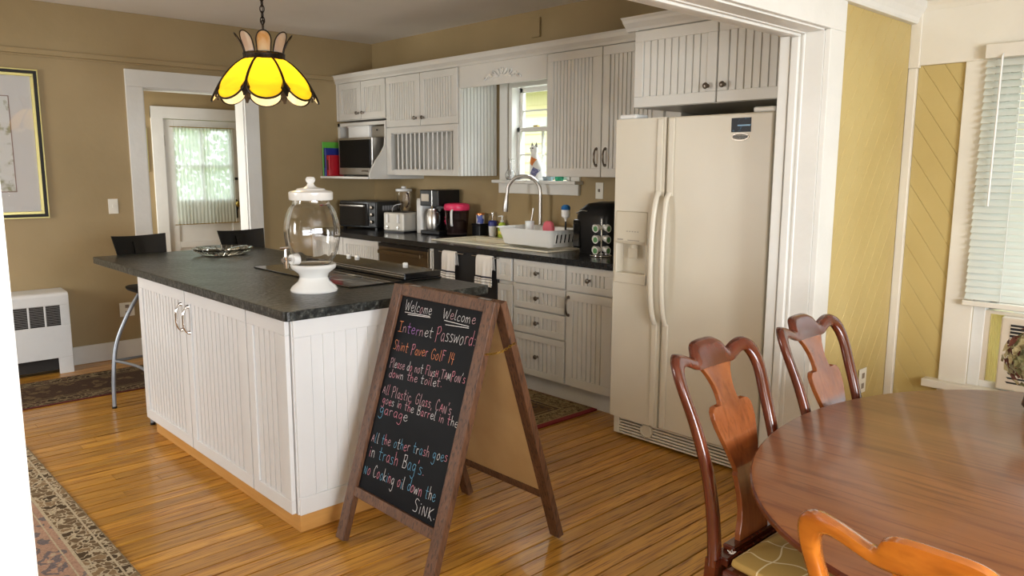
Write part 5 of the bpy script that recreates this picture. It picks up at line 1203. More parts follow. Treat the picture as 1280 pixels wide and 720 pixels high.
# stroke lettering ------------------------------------------------
G = {
'W': (.95, [[(0, 1), (.2, 0), (.45, .75), (.65, 0), (.95, 1)]]), 'e': (.5, [[(.02, .28), (.42, .33), (.38, .52), (.2, .55), (.04, .3), (.15, .02), (.35, .0), (.5, .12)]]),
'l': (.25, [[(.12, 1), (.08, .1), (.22, 0)]]), 'c': (.45, [[(.42, .45), (.25, .55), (.05, .3), (.15, .02), (.42, .06)]]), 'o': (.5, [[(.25, .55), (.05, .35), (.1, .03), (.3, 0), (.45, .25), (.35, .52), (.22, .54)]]),
'm': (.75, [[(.02, 0), (.06, .52)], [(.06, .4), (.22, .54), (.3, .4), (.3, 0)], [(.31, .38), (.5, .55), (.6, .4), (.64, 0)]]), 'I': (.5, [[(0, 1), (.5, 1)], [(.25, 1), (.25, 0)], [(0, 0), (.5, 0)]]),
'n': (.5, [[(.04, .52), (.06, 0)], [(.06, .38), (.25, .54), (.38, .4), (.42, 0)]]), 't': (.45, [[(.2, .95), (.18, .1), (.35, 0)], [(0, .6), (.45, .58)]]), 'r': (.4, [[(.06, .52), (.08, 0)], [(.08, .35), (.2, .52), (.38, .5)]]),
'P': (.6, [[(.1, 1), (.08, -.1)], [(.02, .9), (.4, 1.02), (.55, .75), (.35, .5), (.1, .5)]]), 'a': (.5, [[(.42, .5), (.2, .55), (.04, .25), (.2, 0), (.4, .2), (.42, .5), (.42, .08), (.5, 0)]]),
's': (.42, [[(.38, .5), (.15, .55), (.08, .4), (.35, .2), (.3, .02), (.02, .04)]]), 'w': (.65, [[(0, .52), (.1, 0), (.3, .4), (.45, 0), (.62, .54)]]), 'R': (.55, [[(.08, .6), (.06, 0)], [(.05, .58), (.35, .62), (.42, .42), (.1, .3), (.5, 0)]]),
'd': (.5, [[(.4, .45), (.2, .52), (.04, .25), (.18, 0), (.4, .12)], [(.46, 1), (.42, 0)]]), ':': (.2, [[(.1, .5), (.12, .46)], [(.1, .1), (.12, .06)]]), 'S': (.55, [[(.5, .9), (.25, 1), (.1, .75), (.42, .4), (.35, .05), (0, .08)]]),
'h': (.5, [[(.06, 1), (.06, 0)], [(.06, .35), (.25, .52), (.4, .4), (.42, 0)]]), 'i': (.2, [[(.1, .5), (.1, 0)], [(.1, .75), (.12, .7)]]), 'v': (.45, [[(0, .52), (.2, 0), (.42, .54)]]), 'G': (.7, [[(.6, .85), (.35, 1.02), (.05, .6), (.2, .02), (.55, .1), (.6, .42), (.38, .42)]]),
'F': (.5, [[(.1, 1), (.08, 0)], [(.08, 1), (.5, .98)], [(.08, .55), (.4, .55)]]), '1': (.25, [[(.15, 1), (.1, 0)]]), '4': (.5, [[(.1, 1), (.05, .45), (.48, .4)], [(.38, .95), (.3, -.1)]]), 'N': (.55, [[(.03, 0), (.05, .65), (.4, 0), (.46, .68)]]),
'T': (.6, [[(0, .95), (.6, .95)], [(.3, .95), (.28, 0)]]), 'A': (.5, [[(0, 0), (.25, .68), (.45, 0)], [(.08, .28), (.42, .28)]]), 'M': (.6, [[(.02, 0), (.08, .66), (.28, .15), (.5, .68), (.56, 0)]]), 'p': (.5, [[(.08, .52), (.08, -.4)], [(.06, .45), (.3, .56), (.44, .3), (.3, 0), (.08, .08)]]),
'u': (.5, [[(.05, .52), (.08, .08), (.3, .02), (.42, .5), (.42, 0)]]), "'": (.15, [[(.1, 1), (.05, .75)]]), 'C': (.6, [[(.52, .85), (.3, 1.02), (.04, .5), (.2, 0), (.55, .1)]]), 'g': (.5, [[(.4, .48), (.2, .54), (.04, .28), (.2, .04), (.4, .25)], [(.42, .5), (.4, -.3), (.2, -.55), (-.05, -.4)]]),
'f': (.4, [[(.4, .95), (.2, .95), (.15, 0)], [(0, .5), (.35, .5)]]), 'b': (.5, [[(.08, 1), (.08, 0)], [(.08, .4), (.3, .54), (.42, .25), (.25, 0), (.08, .06)]]), 'B': (.6, [[(.1, 1), (.08, 0)], [(.05, .95), (.45, .95), (.4, .55), (.1, .52), (.52, .4), (.45, .02), (.05, 0)]]),
',': (.2, [[(.12, .08), (.05, -.15)]]), '.': (.2, [[(.08, .04), (.11, .0)]]), 'k': (.45, [[(.06, 1), (.06, 0)], [(.4, .5), (.08, .22), (.42, 0)]]), 'K': (.5, [[(.08, .75), (.08, 0)], [(.48, .75), (.1, .35), (.48, -.1)]]), 'y': (.45, [[(.03, .52), (.22, .1)], [(.42, .52), (.2, -.1), (.02, -.4)]]), ' ': (.35, []), 'H': (.5, [[(.05, .68), (.05, 0)], [(.45, .68), (.42, 0)], [(.05, .34), (.44, .34)]]), 'O': (.5, [[(.25, .6), (.04, .35), (.1, .03), (.3, 0), (.46, .28), (.36, .57), (.24, .6)]]), '-': (.3, [[(0, .4), (.3, .38)]])}
PAL = [('chalk_white', (.80, .78, .78)), ('chalk_pink', (.80, .30, .38)), ('chalk_purple', (.50, .22, .62)), ('chalk_orange', (.88, .32, .14)), ('chalk_blue', (.16, .42, .62)), ('chalk_rose', (.68, .42, .46)), ('chalk_red', (.70, .06, .06))]
PM = [mat(n_, c_, .9) for n_, c_ in PAL]
def write(txt, u0, u1, v0, v1, h, colors, rnd_=random.Random(3)):
    """baseline from (u0,v0) to (u1,v1), cap height h; colors = palette indices cycled per letter"""
    tot = sum(G[c][0]+.14 for c in txt); su = (u1-u0)/tot; q = MB(); q.xf = None; x_ = 0; k = 0
    for c in txt:
        wd, st_ = G[c]; q.m = colors[k % len(colors)]
        jx, jy = rnd_.uniform(-.03, .03), rnd_.uniform(-.05, .05)
        for s_ in st_:
            P = smoothpath([(a, b_, 0) for a, b_ in s_], 3) if len(s_) > 2 else [Vector((a, b_, 0)) for a, b_ in s_]
            for i in range(len(P)-1):
                def mp(p): 
                    uu = (x_+p.x+jx)*su; f = uu/(u1-u0); return u0+uu+(p.y*.0), v0+(v1-v0)*f-(p.y+jy)*h
                (a0, b0), (a1, b1) = mp(P[i]), mp(P[i+1]); dx, dy = a1-a0, b1-b0; L_ = math.hypot(dx, dy)
                if L_ < 1e-5: continue
                t_ = .0018; dx, dy = dx/L_*t_, dy/L_*t_; a0 -= dx*.5; b0 -= dy*.5; a1 += dx*.5; b1 += dy*.5
                q.add([BF(a0-dy/2*2*.5, b0+dx*.5, .0152), BF(a0+dy*.5, b0-dx*.5, .0152), BF(a1+dy*.5, b1-dx*.5, .0152), BF(a1-dy*.5, b1+dx*.5, .0152)], [(0, 1, 2, 3)])
        x_ += wd+.14; k += (c != ' ')
    return q.build('chalk_writing', PM, board)
def uline(u0, v0, u1, v1, c_=0):
    q = MB(); q.add([BF(u0, v0, .0152), BF(u1, v1, .0152), BF(u1, v1+.0022, .0152), BF(u0, v0+.0022, .0152)], [(0, 1, 2, 3)]); q.build('chalk_underline', PM[c_], board)
write('Welcome', .058, .236, .100, .096, .042, [0, 0, 0, 0, 5]); uline(.062, .107, .226, .102); uline(.084, .114, .232, .106)
write('Welcome', .305, .500, .097, .093, .038, [0, 5, 0, 0, 0]); uline(.318, .104, .466, .106); uline(.33, .119, .468, .112)
write('Internet', .045, .275, .192, .181, .042, [3, 5, 2, 2, 2, 5, 0, 0]); write('Password:', .290, .525, .188, .172, .055, [1, 5, 0, 0, 0, 0, 5, 1])
write('Shint Paver GolF 14', .040, .43, .266, .255, .040, [3, 1, 3, 3])
write('Please do not FlusH TAMPoN\'s', .043, .515, .338, .312, .036, [5, 5, 0, 1]); write('down the toilet.', .052, .395, .378, .352, .034, [5, 1, 5, 0])
write("ALL Plastic, Glass, CAN's".replace('LL', 'll'), .037, .48, .450, .437, .040, [5, 5, 1, 5]); write('goes in the Barrel in the', .050, .53, .486, .472, .034, [1, 5, 1, 0, 0]); write('garage', .045, .24, .528, .520, .040, [4, 1, 5, 1, 1, 0])
write('All the other trash goes', .038, .515, .648, .602, .040, [5, 4, 0, 4, 1]); write("in trash Bag's.", .042, .41, .708, .682, .050, [1, 0, 4, 4, 1, 4]); write('No Cooking oil down the', .036, .50, .780, .752, .046, [4, 1, 0, 1, 4, 0]); write('SiNK.', .385, .525, .822, .812, .050, [0])

# ------------------------------------------------------------------ pendant lamp
LX, LY = -3.97, 1.93
pl = thing('pendant_lamp', 'amber and opal stained-glass tulip pendant lamp hanging over the island', 'pendant lamp', (LX, LY, 1.86))
def petal_surface(a0, prof, halfw, n=8, m_=18):
    """curved petal centred at angle a0: prof(t) -> (r, z), halfw(t) -> half angle"""
    vs = []; 
    for j in range(m_+1):
        t = 1-(1-j/m_)**1.8; r_, z = prof(t); h_ = halfw(t)
        for i in range(n+1):
            u = i/n*2-1; a = a0+h_*u; rr = r_*(math.cos(h_)/max(.2, math.cos(h_*u)))**.35
            vs.append((LX+rr*math.cos(a), LY+rr*math.sin(a), z))
    fs = [(j*(n+1)+i, j*(n+1)+i+1, (j+1)*(n+1)+i+1, (j+1)*(n+1)+i) for j in range(m_) for i in range(n)]
    edge = [vs[j*(n+1)] for j in range(m_+1)]+[vs[m_*(n+1)+i] for i in range(1, n+1)]+[vs[j*(n+1)+n] for j in range(m_-1, -1, -1)]+[vs[i] for i in range(n-1, 0, -1)]
    return vs, fs, edge
zt_, zb_ = 2.062, 1.842
def bprof(t):
    a = R(8)+t*R(68); return (.103+.168*math.sin(t*R(78))/math.sin(R(78)), zt_-(zt_-zb_)*(1-math.cos(t*R(78)))/(1-math.cos(R(78)))*.0-(zt_-zb_)*(t**1.25))
def bhalf(t):
    base = R(22.2)
    if t < .62: return base*(.99+.01*t)
    return base*max(.0004, (1-((t-.62)/.38)**2.2))**.5
A0 = R(-43)+R(0)
face = math.atan2(-LY, -LX)
for k_ in range(8):
    a = face+k_*math.pi/4
    vs, fs, ed = petal_surface(a, bprof, bhalf)
    b_ = MB(); b_.add(vs, fs); o = b_.build('amber_panel', 'amber', pl, smooth=80)
    b_ = MB(); b_.add([(LX+(p[0]-LX)*.985, LY+(p[1]-LY)*.985, p[2]-.001) for p in vs], fs); b_.build('opal_inner_face', 'opalin', o, smooth=80)
    b_ = MB(); b_.tube(ed, .0055, 6, closed=True); b_.build('lead_edge', 'lead', o, smooth=60)
    # filigree gusset between petals
    g_ = MB(); aa = a+math.pi/8; P0 = []
    for t, w_ in ((.60, .004), (.70, .012), (.80, .026), (.86, .016), (.90, .010), (.95, .006)):
        r_, z = bprof(t); r_ *= .995; P0.append([(LX+r_*math.cos(aa)-w_*math.sin(aa), LY+r_*math.sin(aa)+w_*math.cos(aa), z), (LX+r_*math.cos(aa)+w_*math.sin(aa), LY+r_*math.sin(aa)-w_*math.cos(aa), z)])
    vs = [p for r_ in P0 for p in r_]; g_.add(vs, [(2*i, 2*i+1, 2*i+3, 2*i+2) for i in range(len(P0)-1)])
    o = g_.build('filigree', 'lead', pl); sd = o.modifiers.new('s', 'SOLIDIFY'); sd.thickness = .004
    # crown petals
    def cprof(t): return (.103+.042*t**1.3, 2.090+.100*t)
    def chalf(t): return R(19)*(1 if t < .5 else math.sqrt(max(.001, 1-((t-.5)/.5)**2)))*(1-.12*t)
    vs, fs, ed = petal_surface(a, cprof, chalf)
    b_ = MB(); b_.add(vs, fs); o = b_.build('crown_panel', 'opalgrey' if k_ % 3 == 1 else 'opal', pl, smooth=80); sd = o.modifiers.new('s', 'SOLIDIFY'); sd.thickness = .003
    b_ = MB(); b_.tube(ed, .0036, 6, closed=True); b_.build('lead_edge', 'lead', o, smooth=60)
b_ = MB(); b_.lathe([(.103, 2.055), (.108, 2.059), (.105, 2.065), (.105, 2.085), (.108, 2.090), (.103, 2.094)], 48, (LX, LY, 0), ribs=24, ra=.012, cap=False); o = b_.build('filigree_band', 'lead', pl, smooth=30); sd = o.modifiers.new('s', 'SOLIDIFY'); sd.thickness = .003
b_ = MB(); b_.lathe([(.001, 2.105), (.06, 2.10), (.103, 2.088), (.103, 2.083), (.06, 2.095), (.001, 2.099)], 24, (LX, LY, 0), cap=False); b_.tube([(LX, LY, 2.10), (LX, LY, 2.24)], .006, 8); b_.tube([(LX+.014*math.cos(x_), LY+.0, 2.25+.014*math.sin(x_)) for x_ in [i*math.pi/6 for i in range(12)]], .003, 6, closed=True); b_.build('cap', 'lead', pl, smooth=40)
chain([(LX, LY, 2.26), (LX, LY, ZC-.02)], .019, .0032, pl, 'lead', pitch=.029)
MB().lathe([(.055, ZC-.001), (.05, ZC-.02), (.012, ZC-.03)], 24, (LX, LY, 0)).build('canopy', 'lead', pl, smooth=40)
MB().tube(smoothpath([(LX+.004, LY, 2.24), (LX-.008, LY+.006, 2.35), (LX+.008, LY-.004, 2.5), (LX, LY, ZC-.03)], 5), .0022, 6).build('cord', 'blackmat', pl)
MB().lathe([(.016, 2.12), (.018, 2.06), (.016, 2.055)], 16, (LX, LY, 0)).build('socket', 'brass', pl, smooth=40)
MB().lathe([(.014, 2.055), (.022, 2.03), (.030, 2.0), (.026, 1.975), (.001, 1.965)], 20, (LX, LY, 0), cap=False).build('bulb', 'bulb', pl, smooth=60)
lb = bpy.data.lights.new('pendant_bulb', 'POINT'); lb.energy = 5; lb.color = (1, .82, .55); lb.shadow_soft_size = .03
lo_ = bpy.data.objects.new('pendant_bulb', lb); col.objects.link(lo_); lo_.location = (LX, LY, 1.945)

# ------------------------------------------------------------------ dining table
TZ = .76
tb = thing('dining_table', 'oval mahogany dining table with a polished reddish top', 'table', (.0, 2.23, 0))
def oval(off, z, n=48):
    cxl, cxr, cy_, a, b2 = -.36, .30, 2.205, .70-off, .865-off; P = []
    for i in range(n+1):
        t = math.pi/2+math.pi*i/n; ct_, st_ = math.cos(t), math.sin(t); P.append((cxl+a*abs(ct_)**.92*(-1), cy_+b2*st_, z))
    for i in range(n+1):
        t = -math.pi/2+math.pi*i/n; P.append((cxr+a*abs(math.cos(t))**.92, cy_+b2*math.sin(t), z))
    return P
def half_slab(x0, x1): pass
vs, fs = loft([oval(.030, TZ-.034), oval(.012, TZ-.026), oval(.0, TZ-.016), oval(.0, TZ-.007), oval(.004, TZ-.003)], True, False)
b_ = MB(); b_.add(vs, fs); b_.build('edge_moulding', 'cherry', tb, smooth=40)
vs, fs = loft([oval(.004, TZ-.010), oval(.004, TZ-.003), oval(.009, TZ)], True, True)
b_ = MB(); b_.add(vs, fs); tt_ = b_.build('tabletop', 'tabletop', tb, smooth=40)
vs, fs = loft([oval(.12, TZ-.10), oval(.12, TZ-.034)], True, True); b_ = MB(); b_.add(vs, fs); b_.build('apron', 'cherry', tb, smooth=40)
for xx in (-.36, .34):
    ped = MB().lathe([(.10, .30), (.11, .34), (.07, .40), (.06, .50), (.09, .60), (.075, .64), (.12, .66)], 28, (xx, 2.205, 0)).build('pedestal', 'cherry', tb, smooth=50)
    for k_ in range(4):
        a = R(45+90*k_); P = smoothpath([(xx+.05*math.cos(a), 2.205+.05*math.sin(a), .36), (xx+.18*math.cos(a), 2.205+.18*math.sin(a), .28), (xx+.33*math.cos(a), 2.205+.33*math.sin(a), .08), (xx+.42*math.cos(a), 2.205+.42*math.sin(a), .025)], 5)
        MB().tube(P, [.04-.016*i/len(P) for i in range(len(P))], 10).build('pedestal_foot', 'cherry', tb, smooth=60)

# dining chairs (local frame: seat points +Y)
def lean(z):
    t = max(0, (z-.46)/.54); return -.03*t-.12*t*t
def make_chair(label, wm, wspl, cush):
    t = thing('dining_chair', label, 'chair', (0, 0, 0), 0, 'splat-back dining chairs at the oval table')
    out = [(.207, .45), (.199, .58), (.196, .70), (.203, .82), (.213, .90), (.214, .945), (.203, .980), (.178, .997), (.148, .994), (.118, .984), (.094, .974), (.080, .978), (.070, .998), (.052, 1.010), (.025, 1.014), (0, 1.014)]
    inn = [(.166, .45), (.162, .58), (.163, .70), (.171, .82), (.182, .89), (.181, .925), (.172, .950), (.158, .962), (.138, .960), (.112, .950), (.095, .943), (.080, .940), (.064, .938), (.048, .938), (.025, .938), (0, .938)]
    O = [v for v in smoothpath([(a, b_, 0) for a, b_ in out], 3)]; I = [v for v in smoothpath([(a, b_, 0) for a, b_ in inn], 3)]
    pairs = [(Vector((o.x, o.y)), Vector((i.x, i.y))) for o, i in zip(O, I)]; pairs += [(Vector((-o.x, o.y)), Vector((-i.x, i.y))) for o, i in pairs[-2::-1]]
    vs = []; n = 10; nb = len(pairs)
    for o, i in pairs:
        c = (o+i)/2; h_ = (o-i)/2; T = .0155
        for k in range(n):
            a = 2*math.pi*k/n; ca_, sa_ = math.cos(a), math.sin(a); ca_ = math.copysign(abs(ca_)**.6, ca_); sa_ = math.copysign(abs(sa_)**.6, sa_)
            p = c+h_*ca_; bow = -.030*(1-(p.x/.21)**2)*max(0, (p.y-.7)/.3); vs.append((p.x, lean(p.y)+bow+T*sa_, p.y))
    fs = [(i*n+k, i*n+(k+1) % n, (i+1)*n+(k+1) % n, (i+1)*n+k) for i in range(nb-1) for k in range(n)]+[tuple(range(n)), tuple(range((nb-1)*n, nb*n))[::-1]]
    b_ = MB(); b_.add(vs, fs); b_.build('back_frame', wm, t, smooth=70, local=True)
    # rear legs below the seat
    for s_ in (-1, 1):
        P = smoothpath([(s_*.187, lean(.46), .47), (s_*.187, -.01, .35), (s_*.19, -.04, .15), (s_*.195, -.085, .0)], 4); b_ = MB()
        for i in range(len(P)-1): b_.bar(P[i], P[i+1]+(P[i+1]-P[i])*.05, .034, .032, (0, 1, 0))
        b_.build('leg', wm, t, local=True)
        # cabriole front legs
        P = smoothpath([(s_*.215, .39, .43), (s_*.235, .41, .36), (s_*.232, .41, .28), (s_*.215, .395, .14), (s_*.215, .395, .06), (s_*.225, .41, .02), (s_*.225, .41, 0)], 4)
        rr = [.034, .036, .038, .038, .036, .034, .031, .028, .026, .024, .022, .020, .019, .018, .018, .018, .018, .019, .021, .025, .03, .033, .034, .033, .032]
        b_ = MB(); b_.tube(P, [rr[min(i, len(rr)-1)] for i in range(len(P))], 12); b_.build('leg', wm, t, smooth=60, local=True)
    # splat
    hp = [(.475, .078), (.50, .074), (.53, .062), (.56, .056), (.60, .055), (.645, .060), (.66, .064), (.668, .056), (.68, .060), (.72, .074), (.76, .088), (.79, .097), (.815, .100), (.832, .098), (.842, .088), (.845, .074), (.838, .062), (.842, .050), (.855, .044), (.872, .043), (.895, .046), (.92, .056), (.943, .072)]
    n = len(hp); pts = [(w_, z) for z, w_ in hp]; vs = []; T = .0085; fs = []
    for z, w_ in hp:
        for x_ in (-w_, -w_*.5, 0, w_*.5, w_):
            bow = -.030*(1-(x_/.21)**2)*max(0, (z-.7)/.3); yy = lean(z)+bow+.004; vs.append((x_, yy-T, z)); vs.append((x_, yy+T, z))
    for j in range(n-1):
        for i in range(4):
            a = j*10+i*2; b2 = (j+1)*10+i*2; fs += [(a, a+2, b2+2, b2), (a+1, b2+1, b2+3, a+3)]
        a = j*10; b2 = a+10; fs += [(a, b2, b2+1, a+1), (a+8, a+9, b2+9, b2+8)]
    fs += [(0, 1, 3, 2), (2, 3, 5, 4), (4, 5, 7, 6), (6, 7, 9, 8)]; e_ = (n-1)*10; fs += [(e_+i, e_+i+2, e_+i+3, e_+i+1) for i in (0, 2, 4, 6)]
    b_ = MB(); b_.add(vs, fs); b_.build('splat', wspl, t, bevel=.002, local=True)
    # shoe, rails
    b_ = MB(); b_.box(-.165, .165, -.022, .028, .44, .466); b_.box(-.12, .12, -.016, .02, .466, .482); b_.box(-.165, .165, -.02, .012, .40, .44); b_.build('shoe_rail', wm, t, bevel=.004, local=True)
    def trap(off, z, yo=0):
        return [(-.195+off, -.0+off+yo, z), (-.245+off, .40-off, z), (-.225+off, .43-off, z), (0, .445-off, z), (.225-off, .43-off, z), (.245-off, .40-off, z), (.195-off, -.0+off+yo, z)][::-1]
    vs, fs = loft([trap(.002, .385, .03), trap(0, .39, .03), trap(0, .445, .03), trap(.008, .452, .03)], True, True); b_ = MB(); b_.add(vs, fs); b_.build('seat_rail', wm, t, bevel=.003, local=True)
    vs, fs = loft([trap(.025, .452, .03), trap(.015, .462, .03), trap(.018, .478, .03), trap(.045, .494, .03), trap(.10, .503, .03)], True, True); b_ = MB(); b_.add(vs, fs)
    b_.build('seat_cushion', cush, t, smooth=70, local=True, bevel=.004)
    q = MB()
    for s_ in (-1, 1):
        for k in range(5):
            a = k*1.3; q.tube([(s_*.168+.004*math.cos(a), .04+.004*math.sin(a), .490), (s_*.168+.011*math.cos(a+1), .04+.011*math.sin(a+1), .495), (s_*.168+.004*math.cos(a+2), .04+.004*math.sin(a+2), .492)], .0012, 5)
    q.build('cushion_tie', 'towel', t, smooth=60, local=True)
    return t
def cushion_mat():
    m, nt, p = new_mat('gold_lattice_cushion'); N = nt.nodes; L = nt.links; p.inputs['Roughness'].default_value = .7
    tc = N.new('ShaderNodeTexCoord'); sp = N.new('ShaderNodeSeparateXYZ'); L.new(tc.outputs['Object'], sp.inputs[0])
    def mth(op, a, b=None):
        n = N.new('ShaderNodeMath'); n.operation = op
        for i, v in enumerate((a, b)):
            if v is None: continue
            if isinstance(v, (int, float)): n.inputs[i].default_value = v
            else: L.new(v, n.inputs[i])
        return n.outputs[0]
    wx = mth('MULTIPLY', mth('SINE', mth('MULTIPLY', sp.outputs[1], 38.)), .012); wy = mth('MULTIPLY', mth('SINE', mth('MULTIPLY', sp.outputs[0], 38.)), .012)
    def lines(c, w_): f = mth('FRACT', mth('MULTIPLY', mth('ADD', mth('ADD', c, w_), 10.), 11.)); return mth('LESS_THAN', mth('ABSOLUTE', mth('SUBTRACT', f, .5)), .026)
    l = mth('MAXIMUM', lines(sp.outputs[0], wx), lines(sp.outputs[1], wy))
    mx = N.new('ShaderNodeMix'); mx.data_type = 'RGBA'; L.new(l, mx.inputs[0]); mx.inputs[6].default_value = (.40, .26, .07, 1); mx.inputs[7].default_value = (.72, .62, .40, 1)
    L.new(mx.outputs[2], p.inputs['Base Color'])
    b = N.new('ShaderNodeBump'); b.inputs['Strength'].default_value = .6; b.inputs['Distance'].default_value = .003; L.new(l, b.inputs['Height']); L.new(b.outputs[0], p.inputs['Normal']); return m
CM = cushion_mat()
ch1 = make_chair('dark cherry splat-back dining chair nearest the refrigerator, gold lattice seat cushion', 'cherry', 'splat', CM)
ch1.location = (-1.045, 1.915, 0); ch1.rotation_euler = (0, 0, R(-90))
dup(ch1, (-1.035, 2.475, 0), R(-90), 'dark cherry splat-back dining chair on the far side, nearest the golden boarded wall')
ch3 = make_chair('honey-coloured glossy dining chair in the foreground, its back toward the camera', 'honey', 'honey', CM)
ch3.location = (-.31, 1.235, 0); ch3.rotation_euler = (0, 0, R(0))

# dried flowers on the table
fl_c = (-.565, 2.765)
fw_ = thing('dried_flowers', 'dried hydrangea arrangement in brown and cream at the right edge of the table', 'flowers', (*fl_c, TZ))
MB().lathe([(.035, .0005), (.05, .02), (.045, .05), (.03, .07), (.035, .08)], 20, (*fl_c, TZ)).build('vase', mat('dark_vase', (.06, .03, .02), .4), fw_, smooth=50)
pmats = [mat('petal_brown', (.16, .05, .03), .8), mat('petal_cream', (.45, .38, .2), .8), mat('petal_olive', (.18, .17, .07), .8)]
rr_ = random.Random(5); q = MB()
for i in range(420):
    th_, ph = rr_.uniform(0, 2*math.pi), math.acos(rr_.uniform(-.75, 1)); R0 = .095*rr_.uniform(.75, 1.2)
    n_ = Vector((math.sin(ph)*math.cos(th_), math.sin(ph)*math.sin(th_), math.cos(ph))); c = Vector((*fl_c, TZ+.165))+n_*R0
    a = n_.orthogonal().normalized(); a.rotate(Matrix.Rotation(rr_.uniform(0, 6.28), 3, n_)); b_ = n_.cross(a); s_ = rr_.uniform(.010, .022)
    q.m = min(2, int(rr_.random()*1.2+(th_ % 1.5)))
    q.add([c-a*s_, c+b_*s_*.8+n_*.004, c+a*s_, c-b_*s_*.8+n_*.004, c-n_*.004], [(0, 4, 1), (1, 4, 2), (2, 4, 3), (3, 4, 0)])
o = q.build('petals', pmats, fw_); o['kind'] = 'stuff'

# ------------------------------------------------------------------ blinds, air conditioner
bl_ = thing('window_blind', 'white horizontal slat blind lowered over the dining window', 'blind', (-.62, YD-.03, .88))
BX0, BX1 = -1.150, -.10
MB().box(BX0, BX1, YD-.068, YD-.024, 1.985, 2.045).build('head_rail', 'cream', bl_, bevel=.003)
zz = 1.965; i = 0; sl = None
while zz > .925:
    b_ = MB(); P = [(-.0115, -.0150), (0, .0010), (.0115, .0125)]
    vs = []
    for (a, c) in P:
        for xx in (BX0+.004, BX1-.004): vs += [(xx, a, c), (xx, a, c+.0012)]
    if sl is None:
        b_.add(vs, [(1, 3, 7, 5), (5, 7, 11, 9), (0, 4, 6, 2), (4, 8, 10, 6), (0, 2, 3, 1), (8, 9, 11, 10), (0, 1, 5, 4), (4, 5, 9, 8), (2, 6, 7, 3), (6, 10, 11, 7)])
        sl = b_.build('slat', 'blind', bl_, local=True); o = sl
    else: o = sl.copy(); col.objects.link(o)
    o.parent = bl_; o.location = Vector((0, YD-.046, zz))-Vector(bl_.location); o.location.x = -bl_.location.x
    zz -= .0305; i += 1
MB().box(BX0-.003, BX1+.003, YD-.062, YD-.030, .882, .905).build('bottom_rail', 'cream', bl_, bevel=.003)
q = MB(); 
for xx in (-1.0, -.62, -.25): q.tube([(xx, YD-.060, .9), (xx, YD-.060, 1.99)], .0012, 5)
q.build('ladder_cord', 'whiteplastic', bl_)
q = MB(); q.tube([(-1.078, YD-.078, 1.99), (-1.080, YD-.080, 1.34)], .0045, 8); q.tube([(-1.078, YD-.068, 2.0), (-1.078, YD-.080, 1.985)], .003, 6); q.build('tilt_wand', 'whiteplastic', bl_, smooth=50)
ac = thing('air_conditioner', 'beige window air conditioner below the blind', 'air conditioner', (-.72, YD, .5))
AX0, AX1, AZ0, AZ1, AY = -.995, -.44, .51, .845, YD-.03
b_ = MB(); b_.box(AX0, AX1, AY+.02, YD+.35, AZ0, AZ1); b_.build('case', 'acbody', ac, bevel=.006)
b_ = MB(); b_.box(AX0, AX1, AY, AY+.02, AZ0, AZ1); fo_ = b_.build('front_panel', 'acbody', ac, bevel=.008)
b_ = MB(); b_.box(AX0+.04, AX1-.03, AY-.002, AY+.001, AZ1-.095, AZ1-.03); b_.build('outlet_vent', 'blackmat', fo_)
b_ = MB()
for k in range(4): b_.box(AX0+.04, AX1-.03, AY-.006, AY-.002, AZ1-.092+.016*k, AZ1-.088+.016*k)
for k in range(9): b_.box(AX0+.105+.06*k, AX0+.109+.06*k, AY-.007, AY-.002, AZ1-.095, AZ1-.03)
b_.build('louver', 'acbody', fo_)
for k in range(9):
    zz = AZ1-.125-.021*k; b_ = MB(); b_.prism([(AX0+.055-.002*k, zz), (AX1-.04, zz), (AX1-.04, zz-.008), (AX0+.062-.002*k, zz-.008)], AY-.0015, AY+.001, 'y'); b_.build('intake_slot', 'blackmat', fo_)
b_ = MB(); n = 7; w0 = (-.996+1.05)/n
for k in range(n): xa = -1.05+k*w0; b_.add([(xa, YD+.024, .53), (xa+w0/2, YD+.016, .53), (xa+w0, YD+.024, .53), (xa, YD+.024, .846), (xa+w0/2, YD+.016, .846), (xa+w0, YD+.024, .846)], [(0, 1, 4, 3), (1, 2, 5, 4)])
b_.build('accordion_panel', 'accord', ac)
b_ = MB(); b_.box(-1.071, -1.05, YD+.005, YD+.05, .5, .86); b_.box(-1.05, AX1+.2, YD+.01, YD+.04, .846, .86); b_.build('mounting_frame', 'acbody', ac)

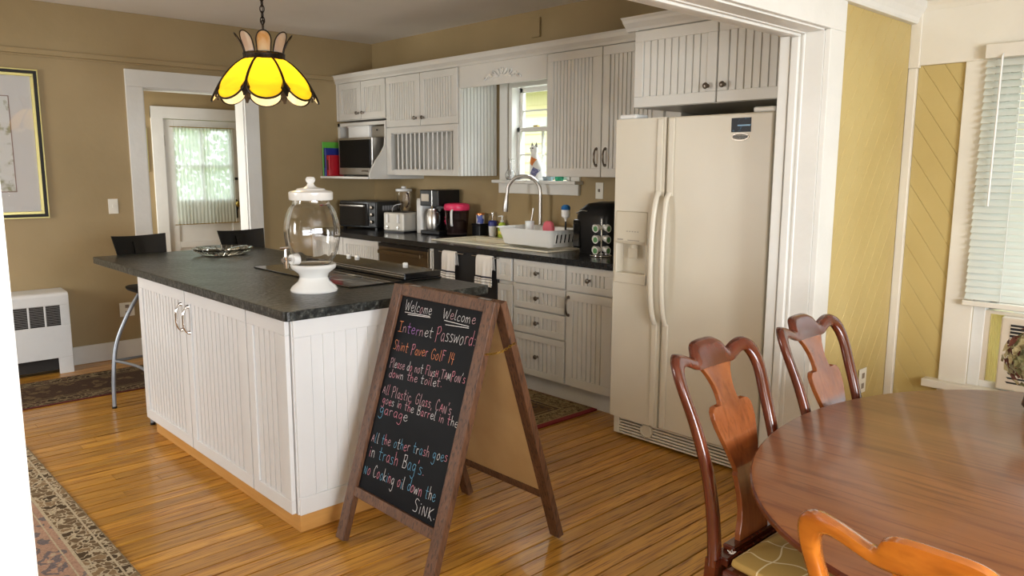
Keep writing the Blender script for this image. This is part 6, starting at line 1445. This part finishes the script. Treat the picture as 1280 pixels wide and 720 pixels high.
# ------------------------------------------------------------------ outside
hs_ = thing('neighbour_house', 'yellow clapboard house with white roof edge seen through the kitchen window', 'house', (-6.5, 9.5, 0))
b_ = MB()
for k in range(17): b_.prism([(9.5, .0+.16*k), (9.5-.03, .0+.16*k), (9.5-.005, .16+.16*k), (9.5, .16+.16*k)], -14, 0, 'x')
b_.build('clapboard', 'siding', hs_)
MB().box(-14, 0, 9.5, 9.6, 0, 2.9).build('wall', 'siding', hs_)
b_ = MB(); b_.prism([(8.9, 2.72), (8.9, 2.92), (11.5, 4.6), (11.5, 4.4)], -14.3, .3, 'x'); b_.build('roof', 'white', hs_)
b_ = MB(); b_.box(-10.2, -10.0, 9.44, 9.5, .8, 2.2); b_.box(-8.7, -8.5, 9.44, 9.5, .8, 2.2); b_.box(-10.2, -8.5, 9.44, 9.5, 2.2, 2.35); b_.build('window_trim', 'white', hs_)
tag(MB().box(-40, 40, -40, 60, -.9, -.8).build('lawn', 'ground'), 'grass lawn outside the windows', 'lawn')['kind'] = 'structure'
def bush(label, c, r_, n, seed):
    t = thing('leafy_bush', label, 'bush', (c[0], c[1], -.8)); rn = random.Random(seed); b_ = MB()
    for i in range(n):
        th_, ph = rn.uniform(0, 6.28), math.acos(rn.uniform(-1, 1)); rad = rn.uniform(.55, 1.0)
        p = Vector((c[0]+r_[0]*rad*math.sin(ph)*math.cos(th_), c[1]+r_[1]*rad*math.sin(ph)*math.sin(th_), c[2]+r_[2]*rad*math.cos(ph))); s_ = rn.uniform(.025, .06)
        a = Vector((rn.uniform(-1, 1), rn.uniform(-1, 1), rn.uniform(-1, 1))).normalized(); b2 = a.orthogonal().normalized()
        b_.add([p-a*s_, p+b2*s_*.5, p+a*s_, p-b2*s_*.5], [(0, 1, 2, 3)])
    o = b_.build('foliage', 'leaf', t); o['kind'] = 'stuff'
    MB().tube([(c[0], c[1], -.8), (c[0], c[1], c[2]-r_[2]*.4)], [.08, .05], 8).build('trunk', 'rustic', t)
bush('green leafy bush outside the glass of the hall door, left half', (-11.2, 4.0, 1.2), (.9, .8, 1.6), 5000, 1)
bush('green leafy bush outside the glass of the hall door, right half', (-11.6, 5.6, 1.3), (.8, .7, 1.7), 5000, 2)
